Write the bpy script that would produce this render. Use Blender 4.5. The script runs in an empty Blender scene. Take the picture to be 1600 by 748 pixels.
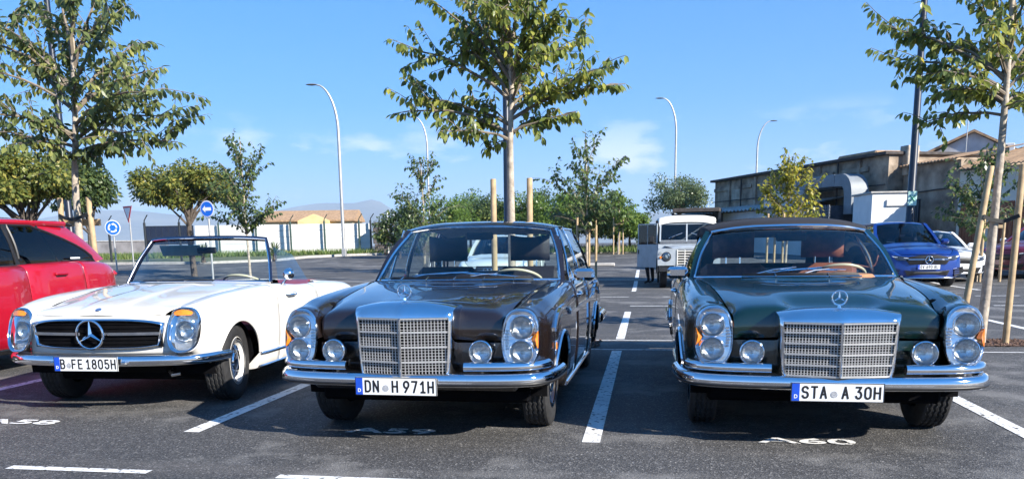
import bpy, bmesh, math, random
import numpy as np
from mathutils import Vector, Matrix
R = math.radians
random.seed(7); np.random.seed(7)
sc = bpy.context.scene
col = sc.collection
# ------------------------------------------------------------------ camera
CAM_H = 1.255
def camera_basis(pitch, roll, yaw):
    cy, sy = math.cos(yaw), math.sin(yaw)
    F = Vector((-sy*math.cos(pitch), cy*math.cos(pitch), -math.sin(pitch)))
    Rt = Vector((cy, sy, 0)); U = Rt.cross(F)
    c, s = math.cos(roll), math.sin(roll)
    return F, c*Rt+s*U, -s*Rt+c*U
CF, CR, CU = camera_basis(R(9.78), R(-.788), R(9.476))
cd = bpy.data.cameras.new('camera'); cam = bpy.data.objects.new('camera', cd); col.objects.link(cam)
m = Matrix.Identity(4)
for i in range(3):
    m[i][0] = CR[i]; m[i][1] = CU[i]; m[i][2] = -CF[i]
m[2][3] = CAM_H
cam.matrix_world = m
cd.sensor_width = 36; cd.lens = 36*1270/1600; cd.shift_y = 226/1600
cd.clip_start = .05; cd.clip_end = 60000
sc.camera = cam
# ------------------------------------------------------------------ sky, sun, exposure
SUN = Vector((1.5, -.90, 1.0)).normalized()
sun_el = math.asin(SUN.z)
w = bpy.data.worlds.new('World'); sc.world = w; w.use_nodes = True
nt = w.node_tree; nt.nodes.clear()
def wn(t, **k):
    n = nt.nodes.new(t)
    for a, b in k.items(): setattr(n, a, b)
    return n
sky = wn('ShaderNodeTexSky', sky_type='NISHITA', sun_disc=False)
sky.sun_elevation = sun_el; sky.sun_rotation = math.atan2(SUN.x, SUN.y)
sky.air_density = .5; sky.dust_density = 0; sky.ozone_density = 6.0; sky.altitude = 0
bg = wn('ShaderNodeBackground'); bg.inputs[1].default_value = .15
out = wn('ShaderNodeOutputWorld')
tc = wn('ShaderNodeTexCoord'); mp = wn('ShaderNodeMapping'); mp.inputs['Scale'].default_value = (1, 1, 2.6)
nz = wn('ShaderNodeTexNoise'); nz.inputs['Scale'].default_value = 7.5; nz.inputs['Detail'].default_value = 7; nz.inputs['Roughness'].default_value = .55
rp = wn('ShaderNodeValToRGB'); rp.color_ramp.elements[0].position = .535; rp.color_ramp.elements[1].position = .65
sp = wn('ShaderNodeSeparateXYZ'); band = wn('ShaderNodeValToRGB')
e = band.color_ramp.elements
e[0].position = .0; e[0].color = (.8, .8, .8, 1); e[1].position = .155; e[1].color = (0, 0, 0, 1)
x = e.new(.05); x.color = (1, 1, 1, 1); x = e.new(.10); x.color = (.75, .75, .75, 1)
mul = wn('ShaderNodeMath', operation='MULTIPLY'); mix = wn('ShaderNodeMix', data_type='RGBA')
mix.inputs[7].default_value = (4.0, 4.1, 4.4, 1)
L = nt.links.new
hs = wn('ShaderNodeHueSaturation'); hs.inputs['Saturation'].default_value = 1.82; hs.inputs['Value'].default_value = 1.48; hs.inputs['Hue'].default_value = .508
gm = wn('ShaderNodeGamma'); gm.inputs[1].default_value = .52
L(tc.outputs['Generated'], mp.inputs[0]); L(mp.outputs[0], nz.inputs['Vector']); L(nz.outputs[0], rp.inputs[0])
L(tc.outputs['Generated'], sp.inputs[0]); L(sp.outputs['Z'], band.inputs[0])
L(rp.outputs[0], mul.inputs[0]); L(band.outputs[0], mul.inputs[1]); L(mul.outputs[0], mix.inputs[0])
L(sky.outputs[0], gm.inputs[0]); L(gm.outputs[0], hs.inputs['Color']); L(hs.outputs[0], mix.inputs[6]); L(mix.outputs[2], bg.inputs[0]); L(bg.outputs[0], out.inputs[0])
sd = bpy.data.lights.new('sun', 'SUN'); sd.energy = 5.0; sd.angle = R(.53); sd.color = (1, .94, .85)
so = bpy.data.objects.new('sun', sd); col.objects.link(so)
so.rotation_euler = SUN.to_track_quat('Z', 'Y').to_euler(); so.location = (20, -10, 30)
sc.view_settings.view_transform = 'Standard'; sc.view_settings.look = 'None'
sc.view_settings.gamma = 1; sc.view_settings.use_curve_mapping = False
sc.view_settings.exposure = 1.3
sc.render.engine = 'CYCLES'
sc.cycles.max_bounces = 8; sc.cycles.transparent_max_bounces = 24; sc.cycles.volume_bounces = 0
sc.cycles.caustics_reflective = False; sc.cycles.caustics_refractive = False
# ------------------------------------------------------------------ terrain
def gz(x, y):
    return max(0.0, min(.86, (y-24)*.028))
def ray(px, py):
    return CF + CR*((px-800)/1270) - CU*((py-600)/1270)
def at_y(px, py, Y):           # point on the pixel's ray at depth Y (used for things whose distance is known)
    d = ray(px, py); return Vector((0, 0, CAM_H)) + d*(Y/d.y)
# ------------------------------------------------------------------ materials
MATS = {}
def nodes_of(m): return m.node_tree.nodes, m.node_tree.links
def pm(name, c, rough=.5, metal=0, coat=0, spec=.5, noise=None, bump=None, emis=None, sheen=0, c2=None, coords='Object'):
    if name in MATS: return MATS[name]
    m = bpy.data.materials.new(name); m.use_nodes = True
    N, Lk = nodes_of(m); b = N['Principled BSDF']
    b.inputs['Base Color'].default_value = (*c, 1); b.inputs['Roughness'].default_value = rough
    b.inputs['Metallic'].default_value = metal; b.inputs['Coat Weight'].default_value = coat
    b.inputs['Coat Roughness'].default_value = .02; b.inputs['Specular IOR Level'].default_value = spec
    t = N.new('ShaderNodeTexCoord')
    if noise:
        n = N.new('ShaderNodeTexNoise'); n.inputs['Scale'].default_value = noise[0]; n.inputs['Detail'].default_value = 6
        Lk.new(t.outputs[coords], n.inputs['Vector'])
        r = N.new('ShaderNodeValToRGB'); r.color_ramp.elements[0].position = .3; r.color_ramp.elements[1].position = .7
        a = noise[1]
        lo = tuple(v*(1-a) for v in c); hi = c2 if c2 else tuple(min(1, v*(1+a)) for v in c)
        r.color_ramp.elements[0].color = (*lo, 1); r.color_ramp.elements[1].color = (*hi, 1)
        Lk.new(n.outputs[0], r.inputs[0]); Lk.new(r.outputs[0], b.inputs['Base Color'])
    if bump:
        n2 = N.new('ShaderNodeTexNoise'); n2.inputs['Scale'].default_value = bump[0]; n2.inputs['Detail'].default_value = 4
        Lk.new(t.outputs[coords], n2.inputs['Vector'])
        bp = N.new('ShaderNodeBump'); bp.inputs['Strength'].default_value = bump[1]; bp.inputs['Distance'].default_value = bump[2] if len(bump) > 2 else .01
        Lk.new(n2.outputs[0], bp.inputs['Height']); Lk.new(bp.outputs[0], b.inputs['Normal'])
    MATS[name] = m; return m
def glass(name, tint=(.9, .95, .95), refl=1.0, rough=0.0):
    if name in MATS: return MATS[name]
    m = bpy.data.materials.new(name); m.use_nodes = True
    N, Lk = nodes_of(m); N.remove(N['Principled BSDF'])
    tr = N.new('ShaderNodeBsdfTransparent'); tr.inputs[0].default_value = (*tint, 1)
    gl = N.new('ShaderNodeBsdfGlossy'); gl.inputs['Roughness'].default_value = rough
    fr = N.new('ShaderNodeFresnel'); fr.inputs[0].default_value = 1.5
    mu = N.new('ShaderNodeMath'); mu.operation = 'MULTIPLY'; mu.inputs[1].default_value = refl; mu.use_clamp = True
    mx = N.new('ShaderNodeMixShader')
    Lk.new(fr.outputs[0], mu.inputs[0]); Lk.new(mu.outputs[0], mx.inputs[0]); Lk.new(tr.outputs[0], mx.inputs[1]); Lk.new(gl.outputs[0], mx.inputs[2])
    Lk.new(mx.outputs[0], N['Material Output'].inputs[0]); MATS[name] = m; return m
def paint(name, c, rough=.3, flake=0):
    return pm(name, c, rough, flake, 1.0, .5, noise=(2.5, .06))
chrome = pm('chrome', (.82, .83, .85), .06, 1, noise=(6, .04))
dchrome = pm('chrome_dull', (.70, .71, .72), .22, 1, noise=(20, .08))
rubber = pm('tyre_rubber', (.022, .022, .023), .75, noise=(30, .35), bump=(90, .3, .003))
blackp = pm('black_plastic', (.012, .012, .013), .45, noise=(40, .3))
blackm = pm('matt_black', (.005, .005, .006), .9, spec=.05, noise=(10, .3))
clear = glass('clear_glass', (.86, .93, .93), 1.25)
tintg = glass('tinted_glass', (.05, .06, .075), 1.3)
lensg = glass('lamp_glass', (.93, .95, .95), 1.2, .03)
amber = pm('amber_lens', (.85, .22, .01), .12, 0, 1, noise=(60, .2))
redl = pm('red_lens', (.45, .01, .01), .12, 0, 1, noise=(60, .2))
reflm = pm('lamp_reflector', (.93, .94, .95), .20, .9, noise=(35, .06))
def streak(m, sc_=(260, 22, 22), st=.4):
    N, Lk = nodes_of(m); t = N.new('ShaderNodeTexCoord'); mp_ = N.new('ShaderNodeMapping'); mp_.inputs['Scale'].default_value = sc_; n = N.new('ShaderNodeTexNoise'); n.inputs['Scale'].default_value = 1; n.inputs['Detail'].default_value = 2
    bp = N.new('ShaderNodeBump'); bp.inputs['Strength'].default_value = st; bp.inputs['Distance'].default_value = .02
    Lk.new(t.outputs['Object'], mp_.inputs[0]); Lk.new(mp_.outputs[0], n.inputs['Vector']); Lk.new(n.outputs[0], bp.inputs['Height']); Lk.new(bp.outputs[0], N['Principled BSDF'].inputs['Normal'])
streak(reflm)
platew = pm('plate_white', (.78, .79, .78), .4, noise=(25, .05))
plateb = pm('plate_blue', (.01, .07, .5), .4, noise=(25, .1))
plated = pm('plate_ink', (.008, .008, .01), .5, noise=(25, .1))
seald = pm('plate_seal', (.35, .36, .38), .4, noise=(150, .5))
cream = pm('ivory_bakelite', (.62, .55, .40), .3, 0, .4, noise=(10, .08))
# ------------------------------------------------------------------ mesh builder
def nrm(v):
    v = np.asarray(v, float); l = np.linalg.norm(v); return v/l if l > 1e-12 else v
class MB:
    def __init__(s): s.v = []; s.f = []
    def add(s, vs, fs):
        o = len(s.v); s.v += [tuple(map(float, p)) for p in vs]; s.f += [tuple(i+o for i in f) for f in fs]; return s
    def box(s, c, d, rot=None, b=0):
        hx, hy, hz = d[0]/2, d[1]/2, d[2]/2
        if b > 0:
            vs = []; fs = []
            b = min(b, hx*.95, hy*.95, hz*.95)
            # chamfered box: 24 vertices
            idx = {}
            for sx in (-1, 1):
                for sy in (-1, 1):
                    for sz in (-1, 1):
                        idx[sx, sy, sz, 0] = len(vs); vs.append((sx*hx, sy*(hy-b), sz*(hz-b)))
                        idx[sx, sy, sz, 1] = len(vs); vs.append((sx*(hx-b), sy*hy, sz*(hz-b)))
                        idx[sx, sy, sz, 2] = len(vs); vs.append((sx*(hx-b), sy*(hy-b), sz*hz))
            q = [(-1, -1), (1, -1), (1, 1), (-1, 1)]
            for sg in (-1, 1):
                o = q if sg > 0 else q[::-1]
                fs.append([idx[sg, a, c2, 0] for a, c2 in o]); fs.append([idx[c2, sg, a, 1] for a, c2 in o]); fs.append([idx[a, c2, sg, 2] for a, c2 in o])
            for a in (-1, 1):
                for c2 in (-1, 1):
                    k = a*c2
                    e1 = [idx[a, c2, -1, 0], idx[a, c2, -1, 1], idx[a, c2, 1, 1], idx[a, c2, 1, 0]]
                    e2 = [idx[-1, a, c2, 1], idx[-1, a, c2, 2], idx[1, a, c2, 2], idx[1, a, c2, 1]]
                    e3 = [idx[c2, -1, a, 2], idx[c2, -1, a, 0], idx[c2, 1, a, 0], idx[c2, 1, a, 2]]
                    for ee in (e1, e2, e3): fs.append(ee if k < 0 else ee[::-1])
                    for sz in (-1, 1):
                        t = [idx[a, c2, sz, 0], idx[a, c2, sz, 1], idx[a, c2, sz, 2]]
                        fs.append(t if k*sz > 0 else t[::-1])
        else:
            vs = [(x*hx, y*hy, z*hz) for x in (-1, 1) for y in (-1, 1) for z in (-1, 1)]
            fs = [(0, 1, 3, 2), (4, 6, 7, 5), (0, 4, 5, 1), (2, 3, 7, 6), (0, 2, 6, 4), (1, 5, 7, 3)]
        if rot is not None: vs = [tuple(rot @ Vector(p)) for p in vs]
        return s.add([(p[0]+c[0], p[1]+c[1], p[2]+c[2]) for p in vs], fs)
    def grid(s, P, flip=False, cu=False, cv=False):
        P = np.asarray(P); nu, nv = P.shape[:2]; fs = []
        for i in range(nu if cu else nu-1):
            for j in range(nv if cv else nv-1):
                a, b_, c, d = i*nv+j, i*nv+(j+1) % nv, ((i+1) % nu)*nv+(j+1) % nv, ((i+1) % nu)*nv+j
                fs.append((a, d, c, b_) if flip else (a, b_, c, d))
        return s.add(P.reshape(-1, 3), fs)
    def tube(s, pts, r, n=8, cap=True, closed=False, sec=None):
        pts = [np.asarray(p, float) for p in pts]; k = len(pts)
        rs = r if hasattr(r, '__len__') else [r]*k
        rings = []; up = None
        for i in range(k):
            if closed: t = nrm(pts[(i+1) % k]-pts[i-1])
            else: t = nrm(pts[min(i+1, k-1)]-pts[max(i-1, 0)])
            if up is None:
                up = np.array([0, 0, 1.]) if abs(t[2]) < .9 else np.array([1., 0, 0])
            a = nrm(np.cross(t, up)); b_ = np.cross(a, t); up = b_
            if sec is None: ring = [pts[i]+rs[i]*(math.cos(2*math.pi*j/n)*a+math.sin(2*math.pi*j/n)*b_) for j in range(n)]
            else: ring = [pts[i]+q[0]*a+q[1]*b_ for q in sec]
            rings.append(ring)
        nn = len(rings[0]); o = len(s.v)
        s.grid(np.array(rings), cu=closed, cv=True)
        if cap and not closed: s.f += [tuple(range(o, o+nn)), tuple(range(o+(k-1)*nn+nn-1, o+(k-1)*nn-1, -1))]
        return s
    def lathe(s, prof, o=(0, 0, 0), axis=(0, 0, 1), n=24, capa=False, zig=None):
        ax = nrm(axis); a = nrm(np.cross(ax, [0, 0, 1.] if abs(ax[2]) < .9 else [1., 0, 0])); b_ = np.cross(ax, a); o = np.asarray(o, float)
        rings = []
        for k, (r, h) in enumerate(prof):
            ring = []
            for j in range(n):
                th = 2*math.pi*j/n; hh = h+(zig[k]*(1 if j % 2 else -1) if zig else 0)
                ring.append(o+ax*hh+r*(math.cos(th)*a+math.sin(th)*b_))
            rings.append(ring)
        of = len(s.v); s.grid(np.array(rings), cv=True)
        if capa: s.f += [tuple(range(of, of+n)), tuple(range(of+(len(prof)-1)*n+n-1, of+(len(prof)-1)*n-1, -1))]
        return s
    def prism(s, poly, fr, d):      # poly of (a,b); fr=(origin, A, B) ; extruded d along A x B
        o, A, B = (np.asarray(q, float) for q in fr); C = np.cross(A, B)*d; n = len(poly)
        f = [o+p[0]*A+p[1]*B for p in poly]; g = [p+C for p in f]
        return s.add(f+g, [tuple(range(n))[::-1], tuple(range(n, 2*n))]+[(i, (i+1) % n, n+(i+1) % n, n+i) for i in range(n)])
    def build(s, name, mat, parent=None, smooth=40, fix=False, kind=None):
        me = bpy.data.meshes.new(name); me.from_pydata(s.v, [], s.f)
        if fix:
            bm = bmesh.new(); bm.from_mesh(me); bmesh.ops.recalc_face_normals(bm, faces=bm.faces); bm.to_mesh(me); bm.free()
        if smooth:
            me.shade_smooth()
            if smooth < 180: me.set_sharp_from_angle(angle=R(smooth))
        me.materials.append(mat)
        return link(name, me, parent, kind)
def link(name, me, parent=None, kind=None):
    o = bpy.data.objects.new(name, me); col.objects.link(o)
    if parent is not None: o.parent = parent
    if kind: o['kind'] = kind
    return o
def thing(name, label, cat, loc=(0, 0, 0), rz=0, group=None):
    o = bpy.data.objects.new(name, None); col.objects.link(o); o.empty_display_size = .2
    o.location = loc; o.rotation_euler = (0, 0, rz); return tag(o, label, cat, group)
def tag(o, label, cat, group=None):
    o['label'] = label; o['category'] = cat
    if group: o['group'] = group
    return o
def copy_tree(o, parent=None):
    c = o.copy(); col.objects.link(c); c.parent = parent
    for ch in list(o.children): copy_tree(ch, c)
    return c
# ------------------------------------------------------------------ splines and lofts
def pchip(x, y, q):
    x = np.asarray(x, float); y = np.asarray(y, float); q = np.asarray(q, float)
    sh = (-1,)+(1,)*(y.ndim-1)
    h = np.diff(x); hh = h.reshape(sh); d = np.diff(y, axis=0)/hh; n = len(x); mm = np.zeros_like(y)
    if n == 2: mm[:] = d[0]
    else:
        w1 = (2*h[1:]+h[:-1]).reshape(sh); w2 = (h[1:]+2*h[:-1]).reshape(sh); a, b_ = d[:-1], d[1:]
        with np.errstate(divide='ignore', invalid='ignore'):
            mid = (w1+w2)/(w1/a+w2/b_)
        mm[1:-1] = np.where(a*b_ > 0, mid, 0); mm[0] = d[0]; mm[-1] = d[-1]
    i = np.clip(np.searchsorted(x, q, side='right')-1, 0, n-2); hi = h[i].reshape(sh); t = ((q-x[i])/h[i]).reshape(sh)
    return (2*t**3-3*t**2+1)*y[i]+(t**3-2*t**2+t)*hi*mm[i]+(-2*t**3+3*t**2)*y[i+1]+(t**3-t**2)*hi*mm[i+1]
def cumd(C, axis):
    d = np.linalg.norm(np.diff(C, axis=axis), axis=-1).mean(axis=1-axis); return np.concatenate([[0], np.cumsum(np.maximum(d, 1e-4))])
def loft(C, ku=5, kv=4, ys=(), ycol=3):
    """C[ring][column] of 3D control points -> dense grid; ys: extra rings at these y of column ycol. Returns grid, ring index of each control ring, column index"""
    C = np.asarray(C, float); u = cumd(C, 0); v = cumd(C, 1)
    us = np.concatenate([np.linspace(u[i], u[i+1], ku, endpoint=False) for i in range(len(u)-1)]+[[u[-1]]])
    if len(ys):
        uf = np.linspace(u[0], u[-1], 4000); yf = pchip(u, C[:, ycol, 1], uf)
        us = np.unique(np.round(np.concatenate([us, np.interp(ys, yf, uf)]), 5))
    vs = np.concatenate([np.linspace(v[i], v[i+1], kv, endpoint=False) for i in range(len(v)-1)]+[[v[-1]]])
    G = pchip(u, C, us); G = np.swapaxes(pchip(v, np.swapaxes(G, 0, 1), vs), 0, 1)
    return G, np.array([int(np.argmin(abs(us-a))) for a in u]), np.arange(len(v))*kv
def arch_cut(G, jtop, arches):
    """lift the lower edge of every ring inside a wheel arch onto the arch circle"""
    G = G.copy()
    for i in range(G.shape[0]):
        y = G[i, jtop//2, 1]
        for yc, zc, r in arches:
            if abs(y-yc) < r-1e-6:
                za = zc+math.sqrt(r*r-(y-yc)**2); P = G[i, :jtop+1]; z = P[:, 2]
                k = next((k for k in range(jtop) if z[k+1] > za and z[k] <= za), None)
                if k is None: continue
                t = (za-z[k])/(z[k+1]-z[k]); par = np.concatenate([[0], np.cumsum(np.linalg.norm(np.diff(P, axis=0), axis=1))])
                s0 = par[k]+t*(par[k+1]-par[k]); q = np.linspace(s0, par[-1], jtop+1)
                G[i, :jtop+1] = np.stack([np.interp(q, par, P[:, c]) for c in range(3)], -1)
    return G
def gap_edges(P, gaps, g=.003, d=.005):
    """round the patch borders inwards so that neighbouring panels leave a shut line"""
    P = np.asarray(P, float)
    def do(P):
        t = P[1]-P[0]; l = np.linalg.norm(t, axis=1, keepdims=True)+1e-9
        s = np.gradient(P[0], axis=0) if P.shape[1] > 2 else np.repeat(P[0, 1:]-P[0, :1], P.shape[1], 0)
        n = np.cross(t, s); n /= np.linalg.norm(n, axis=1, keepdims=True)+1e-9
        cen = np.array([0, P[..., 1].mean(), .55]); sg = np.sign((n*(P[0]-cen)).sum(1, keepdims=True)); n *= np.where(sg == 0, 1, sg)
        e0 = P[0]+t/l*g; e1 = P[0]+t/l*np.minimum(g*2.6, l*.6)
        return np.concatenate([[e0-n*d], [e1], P[1:]])
    if gaps[0]: P = do(P)
    if gaps[1]: P = do(P[::-1])[::-1]
    if gaps[2]: P = np.swapaxes(do(np.swapaxes(P, 0, 1)), 0, 1)
    if gaps[3]: P = np.swapaxes(do(np.swapaxes(P, 0, 1)[::-1])[::-1], 0, 1)
    return P
MIR = np.array([-1, 1, 1.])
def panel(name, P, mat, parent, gaps=(0, 0, 0, 0), side=1, flip=False, both=False):
    P = gap_edges(P, gaps, *((.0055, .010) if name == 'hood' else (.0035, .006))) if any(gaps) else np.asarray(P)
    b = MB()
    if both: b.grid(P, flip); b.grid(P*MIR, not flip)
    elif side > 0: b.grid(P, flip)
    else: b.grid(P*MIR, not flip)
    return b.build(name, mat, parent, smooth=50)
def coons(a, b, c, d, n=12, m=12, bulge=(0, 0, 0)):
    """patch with edges a (u: bottom), b (top), c (left), d (right); polylines resampled"""
    def rs(p, k):
        p = np.asarray(p, float); t = np.concatenate([[0], np.cumsum(np.linalg.norm(np.diff(p, axis=0), axis=1))]); t /= t[-1]
        return pchip(t, p, np.linspace(0, 1, k)) if len(p) > 2 else p[0]+(p[-1]-p[0])*np.linspace(0, 1, k)[:, None]
    A, B, C, D = rs(a, n), rs(b, n), rs(c, m), rs(d, m)
    u = np.linspace(0, 1, n)[None, :, None]; v = np.linspace(0, 1, m)[:, None, None]
    P = (1-v)*A[None]+v*B[None]+(1-u)*C[:, None]+u*D[:, None]-((1-u)*(1-v)*A[0]+u*(1-v)*A[-1]+(1-u)*v*B[0]+u*v*B[-1])
    return P+np.asarray(bulge, float)*(16*u*(1-u)*v*(1-v))
def sweep(path, sec, up=(0, 0, 1)):
    """section points (out, up) carried along a path; out = right-hand normal of the path in plan"""
    path = np.asarray(path, float); k = len(path); up = np.asarray(up, float); rows = []
    for i in range(k):
        t = nrm(path[min(i+1, k-1)]-path[max(i-1, 0)]); o = nrm(np.cross(t, up)); rows.append([path[i]+a*o+b_*up for a, b_ in sec])
    return np.array(rows)
def smooth_path(p, n=40):
    p = np.asarray(p, float); t = np.concatenate([[0], np.cumsum(np.linalg.norm(np.diff(p, axis=0), axis=1))])
    return pchip(t, p, np.linspace(0, t[-1], n))
def text_mesh(s, h, sx=1.0, bold=.0, extrude=.001):
    cu = bpy.data.curves.new('lettering', 'FONT'); cu.body = s; cu.size = 1; cu.extrude = extrude/h*.7; cu.offset = bold; cu.align_x = 'CENTER'; cu.resolution_u = 3
    o = bpy.data.objects.new('lettering', cu); col.objects.link(o)
    bpy.context.view_layer.update()
    me = bpy.data.meshes.new_from_object(o.evaluated_get(bpy.context.evaluated_depsgraph_get()))
    bpy.data.objects.remove(o)
    k = h/.70
    for v in me.vertices: v.co = (v.co.x*k*sx, v.co.y*k, v.co.z*k)
    return me
def place_text(name, me, mat, parent, loc, rot):
    me.transform(Matrix.Translation(loc) @ Matrix.Rotation(rot[2], 4, 'Z') @ Matrix.Rotation(rot[0], 4, 'X'))
    me.materials.clear(); me.materials.append(mat); return link(name, me, parent)

# stroke letters like those of number plates, drawn in a 4 x 7 cell
def arc(cx, cz, rx, rz, a0, a1, n=8): return [(cx+rx*math.cos(R(a0+(a1-a0)*i/n)), cz+rz*math.sin(R(a0+(a1-a0)*i/n))) for i in range(n+1)]
GL = {'A': [[(0, 0), (2, 7), (4, 0)], [(.7, 2.3), (3.3, 2.3)]], 'B': [[(0, 0), (0, 7), (2.2, 7)]+arc(2.2, 5.4, 1.5, 1.6, 90, -90)+[(0, 3.8)], [(2.2, 3.8)]+arc(2.2, 1.9, 1.8, 1.9, 90, -90)+[(0, 0)]],
      'D': [[(0, 0), (0, 7), (1.8, 7)]+arc(1.8, 4.8, 2.2, 2.2, 90, 0)+arc(1.8, 2.2, 2.2, 2.2, 0, -90)+[(0, 0)]], 'E': [[(3.6, 7), (0, 7), (0, 0), (3.6, 0)], [(0, 3.6), (3.1, 3.6)]], 'F': [[(3.6, 7), (0, 7), (0, 0)], [(0, 3.5), (3.0, 3.5)]],
      'H': [[(0, 0), (0, 7)], [(4, 0), (4, 7)], [(0, 3.6), (4, 3.6)]], 'N': [[(0, 0), (0, 7), (4, 0), (4, 7)]], 'S': [arc(2, 5.2, 2, 1.8, 20, 180)+arc(2, 5.2, 2, 1.6, 180, 250, 4)+arc(2, 1.8, 2, 1.9, 70, 0, 4)+arc(2, 1.8, 2, 1.8, 0, -165)],
      'T': [[(0, 7), (4, 7)], [(2, 7), (2, 0)]], 'G': [arc(2, 5, 2, 2, 20, 180)+arc(2, 2, 2, 2, 180, 360)+[(4, 3.2), (2.2, 3.2)]], 'V': [[(0, 7), (2, 0), (4, 7)]], 'R': [[(0, 0), (0, 7), (2.2, 7)]+arc(2.2, 5.3, 1.7, 1.7, 90, -90)+[(0, 3.6)], [(2, 3.6), (4, 0)]], 'L': [[(0, 7), (0, 0), (3.5, 0)]],
      '0': [arc(2, 5, 2, 2, 0, 180)+arc(2, 2, 2, 2, 180, 360)+[(4, 5)]], '1': [[(.6, 5.4), (2.4, 7), (2.4, 0)], [(.8, 0), (3.9, 0)]], '3': [[(.2, 7), (3.7, 7), (1.8, 4.3)]+arc(2, 2.15, 2, 2.15, 85, -160)], '5': [[(3.6, 7), (.5, 7), (.3, 3.9)]+arc(2, 2.2, 2, 2.2, 125, -160)],
      '6': [[(3.0, 7), (.6, 3.6)]+arc(2, 2.1, 2, 2.1, 150, 510, 16)], '7': [[(0, 7), (4, 7), (1.4, 0)]], '8': [arc(2, 5.3, 1.7, 1.7, 0, 360, 16), arc(2, 1.9, 2, 1.9, 0, 360, 16)], '9': [[(1.0, 0), (3.4, 3.4)]+arc(2, 4.9, 2, 2.1, -30, 330, 16)]}
def stroke_text(s, h, w, pitch, x0, y, z0, th):
    """centres the string on x0; h letter height, w letter width, pitch advance"""
    b = MB(); n = len(s); x = x0-(n*pitch-(pitch-w))/2; hw_ = th/2
    for ch in s:
        for pl in GL.get(ch, []):
            P = [(x+hw_+p[0]/4*(w-th), z0+hw_+p[1]/7*(h-th)) for p in pl]
            for i, (a, c) in enumerate(zip(P[:-1], P[1:])):
                d = nrm((c[0]-a[0], c[1]-a[1]))*hw_; nx, nz_ = -d[1], d[0]; e0 = d if i else d; k = .999
                b.add([(a[0]-e0[0]*.75+nx, y, a[1]-e0[1]*.75+nz_), (a[0]-e0[0]*.75-nx, y, a[1]-e0[1]*.75-nz_), (c[0]+d[0]*.75-nx, y-.00002*(i % 2), c[1]+d[1]*.75-nz_), (c[0]+d[0]*.75+nx, y-.00002*(i % 2), c[1]+d[1]*.75+nz_)], [(0, 1, 2, 3)])
        x += pitch
    return b
# ------------------------------------------------------------------ ground and painted markings
def asphalt_mat():
    m = bpy.data.materials.new('asphalt'); m.use_nodes = True; N, Lk = nodes_of(m); b = N['Principled BSDF']; t = N.new('ShaderNodeTexCoord')
    def noise(sc_, det, ro=.6):
        n = N.new('ShaderNodeTexNoise'); n.inputs['Scale'].default_value = sc_; n.inputs['Detail'].default_value = det; n.inputs['Roughness'].default_value = ro; Lk.new(t.outputs['Object'], n.inputs['Vector']); return n
    def ramp(src, *st):
        r = N.new('ShaderNodeValToRGB'); e_ = r.color_ramp.elements
        e_[0].position, e_[0].color = st[0][0], (*st[0][1], 1); e_[1].position, e_[1].color = st[-1][0], (*st[-1][1], 1)
        for p, c in st[1:-1]: q = e_.new(p); q.color = (*c, 1)
        Lk.new(src, r.inputs[0]); return r
    def mixc(a, b_, f, mode='MIX'):
        x = N.new('ShaderNodeMix'); x.data_type = 'RGBA'; x.blend_type = mode
        if isinstance(f, float): x.inputs[0].default_value = f
        else: Lk.new(f, x.inputs[0])
        Lk.new(a, x.inputs[6]); 
        if isinstance(b_, tuple): x.inputs[7].default_value = (*b_, 1)
        else: Lk.new(b_, x.inputs[7])
        return x.outputs[2]
    big = ramp(noise(.35, 5).outputs[0], (.3, (.060, .059, .059)), (.7, (.098, .096, .094)))
    v = N.new('ShaderNodeTexVoronoi'); v.inputs['Scale'].default_value = 105; Lk.new(t.outputs['Object'], v.inputs['Vector'])
    stones = ramp(v.outputs['Color'], (.0, (.30, .30, .30)), (.55, (.80, .80, .80)), (.80, (1.45, 1.43, 1.4)), (1, (4.2, 4.1, 3.9)))
    c = mixc(big.outputs[0], stones.outputs[0], 1.0, 'MULTIPLY')
    dust = ramp(noise(.9, 8, .65).outputs[0], (.52, (0, 0, 0)), (.62, (.62, .62, .62)))
    c = mixc(c, (.23, .22, .205), dust.outputs[0])
    ys = N.new('ShaderNodeMapping'); ys.inputs['Scale'].default_value = (.25, 2.2, 1); Lk.new(t.outputs['Object'], ys.inputs[0]); n3 = N.new('ShaderNodeTexNoise'); n3.inputs['Scale'].default_value = 1.0; n3.inputs['Detail'].default_value = 5; Lk.new(ys.outputs[0], n3.inputs['Vector'])
    st2 = ramp(n3.outputs[0], (.52, (0, 0, 0)), (.75, (.28, .28, .28))); c = mixc(c, (.22, .20, .18), st2.outputs[0])
    Lk.new(c, b.inputs['Base Color']); b.inputs['Roughness'].default_value = .82
    bp = N.new('ShaderNodeBump'); bp.inputs['Strength'].default_value = .6; bp.inputs['Distance'].default_value = .006; Lk.new(v.outputs['Distance'], bp.inputs['Height']); Lk.new(bp.outputs[0], b.inputs['Normal'])
    MATS['asphalt'] = m; return m
def sheet(xs, ys, name, mat, lift=0.0):
    P = np.array([[(x, y, gz(x, y)+lift) for x in xs] for y in ys]); o = MB().grid(P, True).build(name, mat, smooth=180); o['kind'] = 'structure'
    me = o.data
    if me.polygons[0].normal.z < 0: me.flip_normals()
    return o
sheet([-13000, -3000, -600, -150, -60, -20, 0, 20, 60, 150, 600, 3000, 13000], [-13000, -2000, -300, -50, 0, 12, 24, 30, 36, 42, 48, 54.7, 60, 90, 300, 2000, 13000], 'ground', asphalt_mat())
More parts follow.
